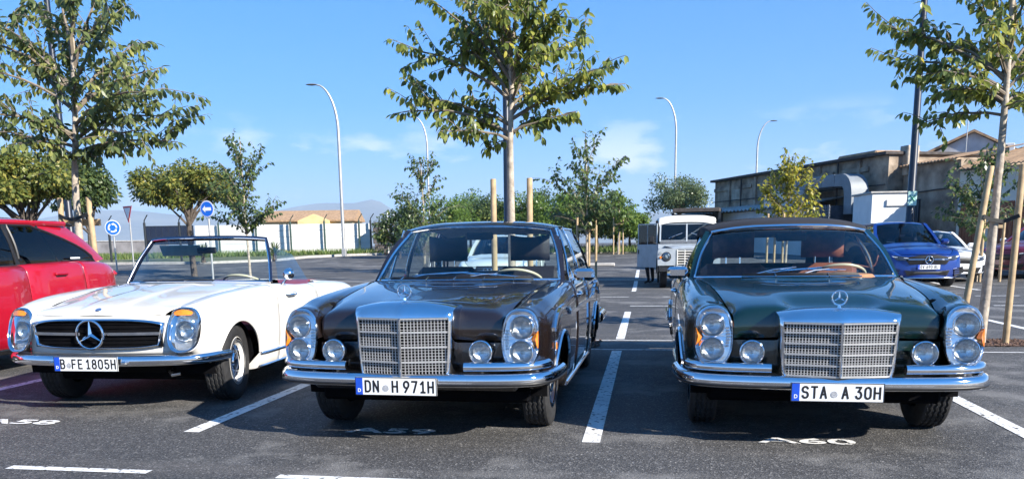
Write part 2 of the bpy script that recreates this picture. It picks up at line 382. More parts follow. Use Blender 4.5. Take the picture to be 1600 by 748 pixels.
def line_mat():
    m = pm('road_paint', (.78, .77, .74), .7, noise=(3, .12), bump=(120, .25, .004)); N, Lk = nodes_of(m); b = N['Principled BSDF']; t = N.new('ShaderNodeTexCoord')
    n = N.new('ShaderNodeTexNoise'); n.inputs['Scale'].default_value = 22; n.inputs['Detail'].default_value = 8; Lk.new(t.outputs['Object'], n.inputs['Vector'])
    r = N.new('ShaderNodeValToRGB'); r.color_ramp.elements[0].position = .33; r.color_ramp.elements[1].position = .44; Lk.new(n.outputs[0], r.inputs[0]); Lk.new(r.outputs[0], b.inputs['Alpha']); return m
road_paint = line_mat()
def mark(name, x0, x1, y0, y1, lift=.004):
    n = max(2, int(abs(y1-y0)/2)+1) if y1 > 20 else 2
    o = MB().grid(np.array([[(x0, y, gz(0, y)+lift), (x1, y, gz(0, y)+lift)] for y in np.linspace(y0, y1, n)])).build(name, road_paint, smooth=0); o['kind'] = 'structure'
    if o.data.polygons[0].normal.z < 0: o.data.flip_normals()
for k in range(-3, 4):
    x = -.34+2.765*k
    mark('stall_line', x-.058, x+.058, 5.06, 9.56)
    mark('stall_line', x-.058, x+.058, 10.74, 15.08)
    mark('stall_line', x-.058, x+.058, 21.4, 26.0); mark('stall_line', x-.058, x+.058, 27.2, 31.6)
    mark('kerb_dash', x-.58, x+.30, 4.06, 4.13) if False else None
for k in range(-4, 6): mark('aisle_dash', -3.69+1.68*k, -2.79+1.68*k, 4.055, 4.125)
for k in range(-6, 7): mark('aisle_dash', -3.69+1.68*k, -2.79+1.68*k, 16.42, 16.52); mark('aisle_dash', -3.0+1.68*k, -2.1+1.68*k, 19.2, 19.3)
for y in (9.68, 10.62): mark('bay_end_line', -12, 12, y-.022, y+.022)
for y in (26.4, 26.9, 32.2): mark('bay_end_line', -12, 14, y-.03, y+.03)
for s, x, wd in (('A58', -4.58, .62), ('A59', -1.71, .62), ('A60', 1.01, .60)):
    me = text_mesh(s, .135, 1.0, .02, .0004); xs = [v.co.x for v in me.vertices]; k = wd/(max(xs)-min(xs))
    for v in me.vertices: v.co.x *= k
    o = place_text('stall_number', me, road_paint, None, (x, 5.17, .006), (0, 0, 0)); o['kind'] = 'structure'
gravel = pm('bed_gravel', (.17, .10, .07), .95, noise=(60, .6), bump=(90, 1, .03))
for (x, y) in ((-1.69, 10.2), (4.3, 10.55), (-7.62, 10.1)):
    o = MB().grid(np.array([[(x-1.1, y-.34, .008), (x+1.1, y-.34, .008)], [(x-1.1, y+.34, .008), (x+1.1, y+.34, .008)]]), True).build('tree_bed', gravel, smooth=0); o['kind'] = 'structure'
    if o.data.polygons[0].normal.z < 0: o.data.flip_normals()
    rng = random.Random(int(x*10)); b = MB()
    for _ in range(700):
        q = (x+rng.uniform(-1.12, 1.12), y+rng.uniform(-.36, .36), .014); r_ = rng.uniform(.008, .024); t = rng.uniform(0, 6.3)
        b.add([(q[0]+r_*math.cos(t+k*1.57), q[1]+r_*math.sin(t+k*1.57), q[2]) for k in range(4)]+[(q[0], q[1], q[2]+r_*.8), (q[0], q[1], q[2]-r_*.5)], [(0, 1, 4), (1, 2, 4), (2, 3, 4), (3, 0, 4), (1, 0, 5), (2, 1, 5), (3, 2, 5), (0, 3, 5)])
    o = b.build('bed_gravel', gravel, smooth=0, kind='stuff'); o['label'] = ['brown gravel round the tree behind the brown saloon', 'brown gravel round the tree beside the green convertible', 'brown gravel round the tree behind the red crossover'][0 if x == -1.69 else 1 if x > 0 else 2]; o['category'] = 'gravel'
# ------------------------------------------------------------------ car parts shared by several vehicles
def tyre_wheel(parent, x, y, r, wd, rim_r, style, side, steer=0, zc=None, capcol=None):
    """wheel = tyre mesh with rim and hub cap as sub-parts; axle along local x, outer face towards side*x"""
    zc = r if zc is None else zc
    hw = wd/2
    prof = [(rim_r, -hw*.80), (rim_r+.012, -hw*.92), (rim_r+(r-rim_r)*.45, -hw), (r-.018, -hw*.93), (r-.004, -hw*.80)]
    zig = [0]*5
    for g in (-.52, -.18, .18, .52):
        c = g*hw; e = hw*.05
        prof += [(r, c-e*2), (r-.008, c-e), (r-.008, c+e), (r, c+e*2)]; zig += [hw*.05]*4
    prof += [(r-.004, hw*.80), (r-.018, hw*.93), (rim_r+(r-rim_r)*.45, hw), (rim_r+.012, hw*.92), (rim_r, hw*.80)]; zig += [0]*5
    w = MB().lathe(prof, n=80, axis=(1, 0, 0), zig=zig).build('wheel', rubber, parent, smooth=35)
    w.location = (x, y, zc); w.rotation_euler = (0, 0, steer)
    s = side
    rm = MB()
    if style == 'classic':
        rm.lathe([(rim_r+.012, s*hw*.93), (rim_r-.004, s*hw*.95), (rim_r-.018, s*hw*.80), (rim_r-.035, s*hw*.45), (rim_r-.06, s*hw*.40), (.02, s*hw*.38)], n=48, axis=(1, 0, 0))
        rm.build('rim', capcol or dchrome, w, smooth=50)
        c = MB().lathe([(rim_r+.006, s*hw*.955), (rim_r-.006, s*hw*.985), (rim_r-.016, s*hw*.96)], n=48, axis=(1, 0, 0)); c.build('trim_ring', chrome, w, smooth=60)
        q = rim_r*.78
        c = MB().lathe([(q, s*hw*.50), (q*.97, s*hw*.62), (q*.8, s*hw*.66), (q*.62, s*hw*.74), (q*.58, s*hw*.88), (q*.4, s*hw*.95), (.001, s*hw*.98)], n=48, axis=(1, 0, 0))
        for k in range(24):      # radial ribs of the wheel trim
            th = k*math.pi/12; d = np.array([0, math.cos(th), math.sin(th)])
            c.tube([d*q*.64+np.array([s*hw*.74, 0, 0]), d*q*.92+np.array([s*hw*.66, 0, 0])], .006, 5)
        c.build('hub_cap', chrome, w, smooth=50)
    else:
        rm.lathe([(rim_r+.012, s*hw*.93), (rim_r-.006, s*hw*.95), (rim_r-.02, s*hw*.80), (rim_r-.03, s*hw*.1), (.03, s*hw*.1)], n=40, axis=(1, 0, 0))
        rm.build('rim', blackp, w, smooth=50)
        c = MB()
        for k in range(5):
            for o in (-.11, .11):
                th = k*2*math.pi/5+o; d = np.array([0, math.cos(th), math.sin(th)]); t2 = np.array([0, -math.sin(th), math.cos(th)])
                c.tube([d*.05+t2*o*.1+np.array([s*hw*.62, 0, 0]), d*(rim_r-.012)+np.array([s*hw*.82, 0, 0])], [.022, .015], 6)
        c.lathe([(.07, s*hw*.5), (.065, s*hw*.72), (.001, s*hw*.76)], n=20, axis=(1, 0, 0)); c.lathe([(rim_r+.002, s*hw*.94), (rim_r-.02, s*hw*.9), (rim_r-.022, s*hw*.7)], n=40, axis=(1, 0, 0))
        c.build('spokes', capcol or dchrome, w, smooth=50)
    return w
def star_mesh(b, o, r, ax=(0, -1, 0), up=(0, 0, 1), tr=.1, depth=.12):
    """ring with three tapering arms, facing ax"""
    ax = nrm(ax); up = nrm(up); rt = np.cross(up, ax); o = np.asarray(o, float)
    b.tube([o+r*(math.cos(t)*rt+math.sin(t)*up) for t in np.linspace(0, 2*math.pi, 40, endpoint=False)], r*tr, 8, closed=True)
    for k in range(3):
        th = R(90+120*k); d = math.cos(th)*rt+math.sin(th)*up; n2 = np.cross(d, ax)
        tip = o+d*r; q = r*.15; c1 = o+n2*q*1.0+d*q*.55; c2 = o-n2*q*1.0+d*q*.55; f = o+ax*r*depth*1.6; ft = tip+ax*r*.03; bk = o-ax*r*depth*.5
        b.add([c1, c2, tip+n2*r*.02, tip-n2*r*.02, f, ft, bk], [(4, 0, 2, 5), (1, 4, 5, 3), (0, 6, 2), (6, 1, 3), (2, 6, 3), (5, 2, 3)])
    return b
def number_plate(parent, o, w, h, text, k=.74, tilt=0, country='D', seal=True, th=None, bold=.015, bandw=.044):
    o = np.asarray(o, float)
    p = MB().box(o, (w, .008, h), b=.003).build('number_plate', platew, parent, smooth=30)
    f = o[1]-.0045
    MB().box((o[0]-w/2+bandw/2+.004, f-.0006, o[2]), (bandw, .0012, h-.008)).build('plate_band', plateb, p, smooth=0)
    if country: place_text('band_lettering', text_mesh(country, h*.2, .9, .02, .0006), platew, p, (o[0]-w/2+bandw/2+.004, f-.0018, o[2]-h*.32), (R(90), 0, 0))
    b = MB()
    for sx in (-1, 1): b.box((o[0]+sx*(w/2-.002), f, o[2]), (.004, .002, h))
    for sz in (-1, 1): b.box((o[0], f+.0003, o[2]+sz*(h/2-.002)), (w, .002, .004))
    b.build('plate_rim', plated, p, smooth=0)
    for (s, cx) in text:
        stroke_text(s, h*.69, .0415, .0515, o[0]+cx, f-.0012, o[2]-h*.345, .0115).build('plate_lettering', plated, p, smooth=0)
    if seal is not None and seal is not False:
        MB().lathe([(.021, 0), (.020, .0012), (.0, .0014)], (o[0]+seal, f, o[2]-.012), (0, -1, 0), 20).build('plate_seal', seald, p)
    return p
def round_lamp(name, parent, o, r, ax=(0, -1, 0), rimw=.010, depth=.05, chrome_rim=True):
    ax = nrm(ax); o = np.asarray(o, float)
    l = MB().lathe([(r*1.0, -.035), (r+rimw, -.03), (r+rimw, -.008), (r+rimw*.6, .004), (r, .006), (r*.985, -.004)], o, ax, 40).build(name, chrome, parent, smooth=60)
    MB().lathe([(r*.985, -.002), (r*.9, -depth*.45), (r*.6, -depth*.85), (r*.2, -depth), (.001, -depth)], o, ax, 40).build('reflector', reflm, l, smooth=180)
    MB().lathe([(.012, -depth), (.011, -depth*.5), (.004, -depth*.4), (.001, -depth*.4)], o, ax, 14).build('bulb', lensg, l)
    MB().lathe([(r*.99, 0), (r*.9, .008), (r*.6, .018), (r*.3, .022), (.001, .023)], o, ax, 40).build('lens', lensg, l, smooth=180)
    return l
def arch_trim(name, parent, G, jt, arches, mat, r=.012, side=1, push=.004):
    """lip that follows the lower edge of the cut body side"""
    for yc, zc, rr in arches:
        pts = [G[i, 0]+np.array([push, 0, 0]) for i in range(G.shape[0]) if abs(G[i, jt//2, 1]-yc) <= rr*.999 and G[i, 0, 2] > .27]
        if len(pts) < 4: continue
        pts = [p*MIR if side < 0 else p for p in pts]
        MB().tube(pts, r, 6).build(name, mat, parent)
def wheel_well(parent, arches, x0, x1, mat=blackm):
    for yc, zc, rr in arches:
        for s in (-1, 1):
            b = MB(); th = np.linspace(-.15, math.pi+.15, 24)
            P = np.array([[(s*xx, yc+rr*1.01*math.cos(t), zc+rr*1.01*math.sin(t)) for t in th] for xx in (x0, x1)])
            b.grid(P); b.add([(s*x1, yc+rr*1.02*math.cos(t), zc+rr*1.02*math.sin(t)) for t in th], [tuple(range(len(th)))])
            b.build('wheel_well', mat, parent)
def headrest_seat(name, parent, x, y, zb, mat, w=.52, back=.62, head=True, hmat=None, lean=.22, zs=None, hh=.19, hw=.30):
    """seat cushion, reclined backrest and head restraint"""
    s = MB().box((x, y+.05, zb+.09), (w, .52, .18), b=.05).build(name, mat, parent, smooth=60)
    rot = Matrix.Rotation(-lean, 3, 'X')
    b = MB().box((x, y+.33+math.sin(lean)*back/2, zb+.14+back/2), (w, .14, back), rot, b=.05); b.build('backrest', mat, s, smooth=60)
    if head:
        hz = zb+.14+back+.06; hy = y+.36+math.sin(lean)*back
        g = MB()
        # pillow-like head restraint with raised corners
        n = 9; m2 = 7; P = []
        for side_ in (-1, 1):
            rows = []
            for i in range(m2):
                t = i/(m2-1)*2-1; row = []
                for j in range(n):
                    q = j/(n-1)*2-1
                    e = (1-abs(q)**4)*(1-abs(t)**4)
                    row.append((x+q*hw/2, hy+side_*.055*max(0, e)**.5, hz+.09+t*hh/2+(.022*q*q if t > 0 else 0)*t))
                rows.append(row)
            g.grid(np.array(rows), flip=side_ > 0)
        g.build('head_restraint', hmat or mat, s, smooth=70)
        for sx in (-.06, .06): MB().tube([(x+sx, hy-.01, hz-.10), (x+sx, hy, hz+.02)], .007, 6).build('head_restraint_post', chrome, s)
    return s
def steering_wheel(parent, o, r, mat=cream, lean=R(62), hub=True):
    o = np.asarray(o, float); ax = np.array([0, math.cos(lean), math.sin(lean)]); u = np.array([1., 0, 0]); v = np.cross(ax, u)
    s = MB().tube([o+r*(math.cos(t)*u+math.sin(t)*v) for t in np.linspace(0, 2*math.pi, 40, endpoint=False)], .012, 8, closed=True).build('steering_wheel', mat, parent, smooth=180)
    b = MB()
    for t in (R(0), R(180)): b.tube([o-ax*.03, o+r*(math.cos(t)*u+math.sin(t)*v)], .010, 6)
    b.tube([o-ax*.45, o-ax*.02], .022, 8); b.build('steering_column', mat, s)
    if hub: MB().lathe([(.001, .0), (.055, -.005), (.06, -.03), (.0, -.04)], o, ax, 20).build('horn_pad', mat, s); MB().tube([o-ax*.03+.135*(math.cos(t)*u+math.sin(t)*v) for t in np.linspace(0, 2*math.pi, 30, endpoint=False)], .005, 6, closed=True).build('horn_ring', chrome, s)
    return s
def bumper_sec(h, d):     # half-round bar: front convex
    return [(d*math.cos(t)**.8*1.0, h/2*math.sin(t)) if abs(math.cos(t)) > 1e-6 else (0, h/2*math.sin(t)) for t in np.linspace(-math.pi/2, math.pi/2, 13)]+[(-.012, h/2*.9), (-.012, -h/2*.9)]
def add_sweep(b, path, sec):
    P = sweep(path, sec); o = len(b.v); n = P.shape[1]; b.grid(P, cv=True)
    b.f += [tuple(range(o, o+n)), tuple(range(o+(len(path)-1)*n+n-1, o+(len(path)-1)*n-1, -1))]
def wiper(parent, a, b_, tip0, tip1, mat=dchrome):
    wp = MB().tube([a, (np.array(a)+np.array(b_))/2+np.array([0, -.012, .012]), b_], [.008, .006, .004], 6).build('wiper', mat, parent)
    MB().tube([tip0, (np.array(tip0)+np.array(tip1))/2+np.array([0, -.004, .004]), tip1], .006, 6).build('wiper_blade', chrome, wp)
    return wp
# ------------------------------------------------------------------ the two big classics with stacked headlamps
grillem = pm('grille_metal', (.48, .475, .465), .42, .5, noise=(40, .08))
def classic(root, C):
    """C: options. local frame: y=0 at the front bumper, +y to the rear, x to the right seen from the front"""
    pa = C['paint']; W = C.get('w', 1.0); hx = .715; hz = C.get('hz', .68); wb = 2.75; yf, yr = .84, .84+wb
    k = C.get('len', 1.0)
    # ---- headlamp oval
    ow, oh = .112, .178
    def oval(th, sc_=1.0, dy=0.0):
        c, s = math.cos(th), math.sin(th); e = 2/2.5
        x = hx+ow*sc_*math.copysign(abs(c)**e, c); z = hz+oh*sc_*math.copysign(abs(s)**e, s)
        return (x, .135+(z-hz)*.16+max(0, x-hx)*.30+dy, z)
    ang = [R(a) for a in (-112, -78, -48, -12, 22, 55, 88, 128, 180)]
    rings = [[oval(a, .98, .0) for a in ang], [oval(a, 1.05, .012) for a in ang], [oval(a, 1.09, .045) for a in ang]]
    def ring(y, pts): return [(p[0]*W, y+(p[2] if len(p) > 2 else 0), p[1]) for p in pts]
    rings += [
        ring(.34, [(.66, .40), (.78, .40), (.84, .47), (.868, .60), (.866, .73), (.838, .825), (.760, .878), (.675, .868), (.615, .80)]),
        ring(.56, [(.70, .27), (.83, .29), (.872, .42), (.886, .60), (.882, .76), (.856, .855), (.790, .905), (.708, .902), (.640, .872)]),
        ring(.86, [(.72, .21), (.85, .23), (.882, .40), (.897, .60), (.892, .78), (.866, .88), (.805, .926), (.728, .929), (.662, .915)]),
        ring(1.30, [(.74, .20), (.86, .22), (.888, .36), (.904, .60), (.898, .80), (.873, .90), (.828, .944), (.762, .953), (.700, .950)]),
        ring(1.66, [(.74, .20), (.862, .22), (.89, .36), (.905, .60), (.900, .80), (.876, .905), (.842, .948), (.812, .962), (.775, .966)]),
        ring(2.70, [(.74, .20), (.862, .22), (.89, .36), (.905, .60), (.900, .80), (.876, .900), (.846, .942), (.826, .954), (.80, .958)]),
        ring(3.85, [(.74, .20), (.862, .22), (.888, .36), (.902, .60), (.896, .79), (.868, .893), (.836, .936), (.80, .950), (.76, .955)]),
        ring(4.35, [(.73, .23), (.85, .25), (.878, .38), (.888, .59), (.882, .76), (.852, .868), (.806, .912), (.75, .922), (.70, .922)]),
        ring(4.68, [(.70, .30), (.81, .32), (.848, .42), (.858, .59), (.848, .74), (.815, .835), (.765, .872), (.72, .878), (.68, .878)]),
        ring(4.76, [(.66, .33), (.77, .35), (.81, .44), (.82, .59), (.81, .72), (.78, .81), (.735, .845), (.70, .85), (.66, .85)])]
    fr = .345
    arches = [(yf, .315, fr), (yr, .315, fr)]
    ys = [yc+fr*math.cos(t) for yc, _, _ in arches for t in np.linspace(.0001, math.pi-.0001, 33)]
    G, ri, ci = loft(rings, 5, 4, ys=ys)
    jt = ci[5]; G = arch_cut(G, jt, arches)
    yy = G[:, jt//2, 1]
    def iy(y): return int(np.argmin(abs(yy-y)))
    d0, d1, d2 = C['doors']          # front door front edge, rear edge, (rear door rear edge or None)
    jb = ci[8]
    cuts = [0, iy(d0), iy(d1)]+([iy(d2)] if d2 else [])+[G.shape[0]-1]
    names = ['front_fender', 'front_door']+(['rear_door'] if d2 else [])+['rear_fender']
    for s in (-1, 1):
        ln = {}
        for a, b_, n in zip(cuts[:-1], cuts[1:], names):
            g = (0 if a == 0 else 1, 0 if b_ == G.shape[0]-1 else 1, 0, 0)
            P = G[a:b_+1]
            ln[n] = panel(n, P, pa, root, g, s, flip=True)
            if 'door' in n:
                i = b_-4; q = G[i, ci[5]-2]*(MIR if s < 0 else 1)
                hd = MB(); hd.tube([q+np.array([s*.004, -.17, 0]), q+np.array([s*.035, -.15, 0]), q+np.array([s*.04, -.06, 0]), q+np.array([s*.035, .0, 0]), q+np.array([s*.004, .02, 0])], .010, 8)
                hd.box(q+np.array([s*.015, .01, 0]), (.03, .06, .035), b=.008); hd.build('door_handle', chrome, ln[n])
        # chrome waist strip, sill strip and arch trims
        st = [G[i, ci[4]-1] for i in range(iy(C.get('strip0', .45)), iy(4.6), 3)]
        if C.get('strip', True): MB().tube([(p+np.array([.006, 0, 0]))*(MIR if s < 0 else 1) for p in st], .016, 8, sec=[(.010, -.016), (.014, 0), (.010, .016), (-.01, .016), (-.01, -.016)] if s < 0 else [(-.010, -.016), (-.014, 0), (-.010, .016), (.01, .016), (.01, -.016)]).build('side_trim', chrome, root)
        sl = [G[i, ci[1]] for i in range(iy(yf+fr+.02), iy(yr-fr-.02), 2)]
        MB().tube([(p+np.array([.008, 0, .012]))*(MIR if s < 0 else 1) for p in sl], .018, 8).build('sill_trim', chrome, root)
        arch_trim('arch_trim', root, G, jt, arches, chrome if C.get('archtrim', True) else pa, .014, s)
    # dark inner shell behind the shut lines
    Gi = G.copy(); Gi[..., 0] -= .018; Gi[..., 2] -= .012*np.clip((Gi[..., 2]-.8)/.1, 0, 1)
    i0 = iy(.5)
    MB().grid(Gi[i0:], True).grid(Gi[i0:]*MIR, False).build('inner_shell', blackm, root)
    wheel_well(root, arches, .83, .42)
    # ---- hood
    gt = C['gtop']; gw = C['gw']                       # grille shell top height, half width
    def hrow(y, zc, ze, xe, ys_=None, z4=None):
        xs = [0, .2, gw-.01, (gw+xe)/2+.03, xe-.03, xe]
        zz = [zc, zc-(zc-ze)*.06, zc-(zc-ze)*.18, zc-(zc-ze)*.36, ze+(zc-ze)*.22, ze]
        if z4 is not None: zz = [zc, min(zc, z4+.02), z4+.008*(y > .2), z4, z4*.6+ze*.4, ze]
        y_ = [y]*6 if ys_ is None else ys_
        return [(x*W, yq, z) for x, yq, z in zip(xs, y_, zz)]
    hoodC = [hrow(.21, gt-.12, .655, .592, z4=.655), hrow(.19, gt-.08, .72, .593, z4=.725), hrow(.20, gt-.03, .772, .596, z4=.79), hrow(.235, gt-.012, .800, .600, z4=.838),
             hrow(.33, gt-.003, .812, .608, z4=.868), hrow(.56, .918, .872, .634), hrow(.86, .945, .913, .656), hrow(1.28, .972, .948, .694),
             [(x*W, 1.30+.28*(x/.76)**2, z) for x, z in ((0, .985), (.2, .984), (.33, .981), (.5, .975), (.70, .966), (.74, .964))]]
    H, hi, _ = loft(hoodC, 5, 5)
    Hf = np.concatenate([(H*MIR)[:, ::-1], H[:, 1:]], 1)
    panel('hood', Hf, pa, root, (1, 0, 1, 1))
    # cowl panel up to the windscreen
    wbx, wby, wbz = .765*W, 1.74, .968
    cx = np.linspace(-1, 1, 25)
    front = np.array([(.74*W*t, 1.31+.28*(.74*t/.76)**2, .985-.021*t*t) for t in cx])
    rear_ = np.array([(wbx*t, 1.44+.30*t*t, .985-.017*t*t) for t in cx])
    MB().grid(np.array([front+np.array([0, 0, -.008]), front*.5+rear_*.5, rear_+np.array([0, .05, -.004])])).build('cowl', pa, root)
    # air intake grille at the hood rear
    vg = MB(); gx = .42 if not C.get('roof') else .56
    for q in range(3): vg.tube([(t*gx*W, 1.335+.03*q+.26*(t*gx/.76)**2, .990+.010*q-.021*(t*gx)**2) for t in np.linspace(-1, 1, 21)], .006, 6)
    vgo = vg.build('air_intake', blackp, root)
    tk = MB()
    for t in ((-.8, -.4, 0, .4, .8) if C.get('roof') else (-.45, .45)): tk.box((t*gx*W, 1.36+.26*(t*gx/.76)**2, 1.000-.02*(t*gx)**2), (.008, .09, .014), Matrix.Rotation(R(12), 3, 'X'))
    tk.tube([(t*gx*W*1.02, 1.325+.26*(t*gx/.76)**2, .992-.021*(t*gx)**2) for t in np.linspace(-1, 1, 21)], .005, 6)
    tk.build('air_intake_trim', chrome, vgo)
    # ---- front apron beside the grille
    for s in (-1, 1):
        P = coons([(.22*s, .205, .42), (.63*s, .225, .42)], [(.22*s, .200, .65), (.61*s, .222, .65)], [(.22*s, .205, .42), (.22*s, .200, .65)], [(.63*s, .225, .42), (.61*s, .222, .65)], 8, 8, (0, -.012, 0))
        MB().grid(P, s < 0).build('front_apron', pa, root)
    MB().box((0, .30, .40), (1.36, .16, .12), b=.02).build('front_valance', pa, root)
    MB().box((0, 2.4, .27), (1.44, 3.9, .10), b=.02).build('chassis', blackm, root)
    MB().box((0, .75, .55), (.9, .9, .5), b=.05).build('engine_bay', blackm, root)
    # ---- headlamp units
    for s in (-1, 1):
        mm = MIR if s < 0 else np.ones(3)
        th = np.linspace(0, 2*math.pi, 48, endpoint=False)
        rows = [[np.array(oval(t, q, dy))*mm for t in th] for q, dy in ((1.045, .004), (1.04, -.014), (1.0, -.022), (.95, -.014), (.93, .004))]
        u = MB().grid(np.array(rows), flip=s > 0, cv=True).build('headlamp_unit', chrome, root, smooth=70)
        outer = [Vector(np.array(oval(t, .945, .006))*mm) for t in th]; loops = [outer]
        for dz in (.072, -.076): loops.append([Vector((s*(hx+.008)+.070*math.cos(t), .135+dz*.16+.07*math.sin(t)*.16+.002, hz+dz+.070*math.sin(t))) for t in th[::2]])
        flat = [v for l_ in loops for v in l_]
        from mathutils.geometry import tessellate_polygon
        MB().add(flat, tessellate_polygon(loops)).build('lamp_plate', dchrome, u, smooth=0)
        fax = (0, -1, .10)
        for dz in (.072, -.076):
            y0 = .135+dz*.16-.006
            round_lamp('headlamp', u, (s*(hx+.008), y0, hz+dz), .070, fax, .007, .06)
        # amber indicator at the outer side, ribbed lens at the inner side
        ind = MB(); tz = [(-.052, .0), (-.03, .022), (0, .040), (.03, .022), (.052, 0)]
        A = []
        for dz, wd_ in tz:
            xo = oval(math.asin(max(-1, min(1, dz/oh))), .985)[0]
            A.append([(s*xq, .135+max(0, xq-hx)*.30+dz*.16-dq, hz+dz) for xq, dq in ((xo-wd_-.004, .010), (xo-wd_*.45, .026), (xo+.001, .014))])
        ind.grid(np.array(A), flip=s < 0).build('indicator_lens', amber, u, smooth=70)
        rib = MB(); 
        for q in range(7):
            dz = -.055+q*.018; xi = hx-.100+abs(dz)*.12
            rib.box((s*(xi+.012), .128+dz*.16, hz+dz), (.026-abs(dz)*.12, .02, .013), b=.004)
        rib.build('side_lens', lensg if C.get('clearrib', True) else dchrome, u)
        # fog lamp
        fx, fz = C['fog']
        fl = round_lamp('fog_lamp', root, (s*fx, .085, fz), .068, (0, -1, .05), .008, .05)
        MB().lathe([(.076, -.03), (.07, -.06), (.04, -.085), (.0, -.09)], (s*fx, .085, fz), (0, -1, 0), 28).build('lamp_housing', chrome, fl)
        MB().tube([(s*fx, .10, fz-.07), (s*fx, .14, fz-.13)], .012, 6).build('lamp_bracket', dchrome, fl)
    # ---- radiator grille: pointed in plan, chrome shell
    gb = C['gbot']; gwb = C['gwb']; capz = C['cap']; yc0 = -.014; ysd = .058
    def gy(x): return yc0+(ysd-yc0)*abs(x)/gw
    zt = gt-capz                                  # top of the opening
    iw_t, iw_b = gw-.035, gwb-.03
    def outline(off):
        """half outlines: inner (opening) -> outer"""
        pts = []
        n1 = 10
        for t in np.linspace(0, 1, n1): pts.append((-(iw_b+(iw_t-iw_b)*t**.45)-off*1.0, gb+(zt-gb)*t+off*.35*t))
        for t in np.linspace(-1, 1, 17)[1:-1]:
            x = t*(iw_t+off); pts.append((x, zt+off*.35+0*x))
        for t in np.linspace(1, 0, n1): pts.append(((iw_b+(iw_t-iw_b)*t**.45)+off*1.0, gb+(zt-gb)*t+off*.35*t))
        return pts
    def ringpts(off, dy, top=0):
        o = []
        for x, z in outline(off):
            lift = 0
            if z > zt-.001: lift = top*(1-.42*(abs(x)/gw)**2.2)
            o.append((x, gy(x)+dy, z+lift))
        return o
    rows = [ringpts(-.002, .03), ringpts(.0, .0), ringpts(.007, -.008), ringpts(.014, -.006, .010), ringpts(.024, .004, capz*.32), ringpts(.031, .024, capz*.64), ringpts(.035, .052, capz*.88), ringpts(.036, .095, capz*.985), ringpts(.036, .19, capz*1.0), ringpts(.034, .24, capz*.97)]
    sh = MB().grid(np.array(rows), flip=False).build('radiator_shell', chrome, root, smooth=60, fix=False)
    MB().box((0, .10, (gb+zt)/2), (2*iw_b, .02, zt-gb)).build('grille_backing', blackm, sh)
    nb = C['gbands']; hb = (zt-gb)/nb
    fine = MB()
    def half(z): t = max(0, min(1, (z-gb)/(zt-gb))); return iw_b+(iw_t-iw_b)*t**.45
    for q in range(nb+1):
        z = min(gb+q*hb+.004, zt-.004); w_ = half(z)
        bar = MB()
        for s in (-1, 1): bar.tube([(0, gy(0)+.002, z), (s*w_, gy(w_)+.002, z)], .006, 6, sec=[(-.008, -.0055), (.005, -.0055), (.005, .0055), (-.008, .0055)])
        bar.build('grille_bar', grillem, sh, smooth=0)
    for q in range(nb):
        for r_ in range(1, C['grows']):
            z = gb+q*hb+hb*r_/C['grows']+.002; w_ = half(z)
            for s in (-1, 1): fine.tube([(0, gy(0)+.012, z), (s*w_, gy(w_)+.012, z)], .003, 4, sec=[(-.003, -.0015), (.002, -.0015), (.002, .0015), (-.003, .0015)])
    for s in (-1, 1):
        for q in range(1, C['gcols']):
            x = s*iw_t*q/C['gcols']; zl = gb
            if abs(x) > iw_b: zl = gb+(zt-gb)*((abs(x)-iw_b)/(iw_t-iw_b))**(1/.45)
            fine.tube([(x, gy(x)+.010, zl), (x, gy(x)+.010, zt)], .003, 4, sec=[(-.0015, -.003), (.0015, -.003), (.0015, .003), (-.0015, .003)])
    fine.build('grille_mesh', grillem, sh, smooth=0, kind='stuff')
    MB().box((0, gy(0)-.004, (gb+zt)/2), (.013, .016, zt-gb), b=.003).build('grille_centre_rib', chrome, sh)
    # standing star and the round badge
    stz = gt+.005
    orn = MB().lathe([(.026, 0), (.024, .008), (.012, .014), (.009, .03), (.006, .038)], (0, .10, stz-.012), (0, 0, 1), 20).build('hood_ornament', chrome, sh)
    star_mesh(MB(), (0, .10, stz+.066), .042, (0, -1, 0), (0, 0, 1), .115, .09).build('star', chrome, orn)
    bd = MB().lathe([(.022, -.006), (.024, 0), (.018, .004), (.0, .005)], (0, .022, zt+capz*.50), (0, -1, .25), 24).build('shell_badge', chrome, sh)
    MB().lathe([(.0175, .0045), (.0, .0065)], (0, .022, zt+capz*.50), (0, -1, .25), 24).build('badge_enamel', pm('badge_blue', (.10, .16, .32), .25, .3, 1, noise=(80, .4)), bd)
    # ---- bumpers
    def bpath(x0, x1, n=30):
        full = [(-.915, .95), (-.905, .62), (-.875, .30), (-.80, .145), (-.62, .075), (-.34, .045), (0, .03), (.34, .045), (.62, .075), (.80, .145), (.875, .30), (.905, .62), (.915, .95)]
        pp = smooth_path([(x*W*C.get('bw', 1), y, 0) for x, y in full], 121)
        pp = pp[(pp[:, 0] >= x0-1e-6) & (pp[:, 0] <= x1+1e-6)]; return pp
    bz = C['bz']
    p = bpath(-2, 2); p = p[p[:, 1] < .62]+np.array([0, 0, bz])
    bb = MB(); add_sweep(bb, p, [(-q[0], q[1]) for q in bumper_sec(.088, .045)] if False else bumper_sec(.088, .045))
    bo = bb.build('front_bumper', chrome, root, smooth=60, fix=True)
    rs = MB(); add_sweep(rs, p+np.array([0, 0, -.022]), [(q[0]+.034, q[1]) for q in bumper_sec(.02, .012)]); rs.build('rubber_strip', blackp, bo, fix=True)
    for s in (-1, 1):
        pp = bpath(.37 if s > 0 else -.87, .87 if s > 0 else -.37)
        pp = pp[(pp[:, 1] < .36)]*np.array([.985, 1, 1])+np.array([0, .015, bz+.083])
        ub = MB(); add_sweep(ub, pp, bumper_sec(.062, .040)); ub.build('upper_bumper_bar', chrome, bo, smooth=60, fix=True)
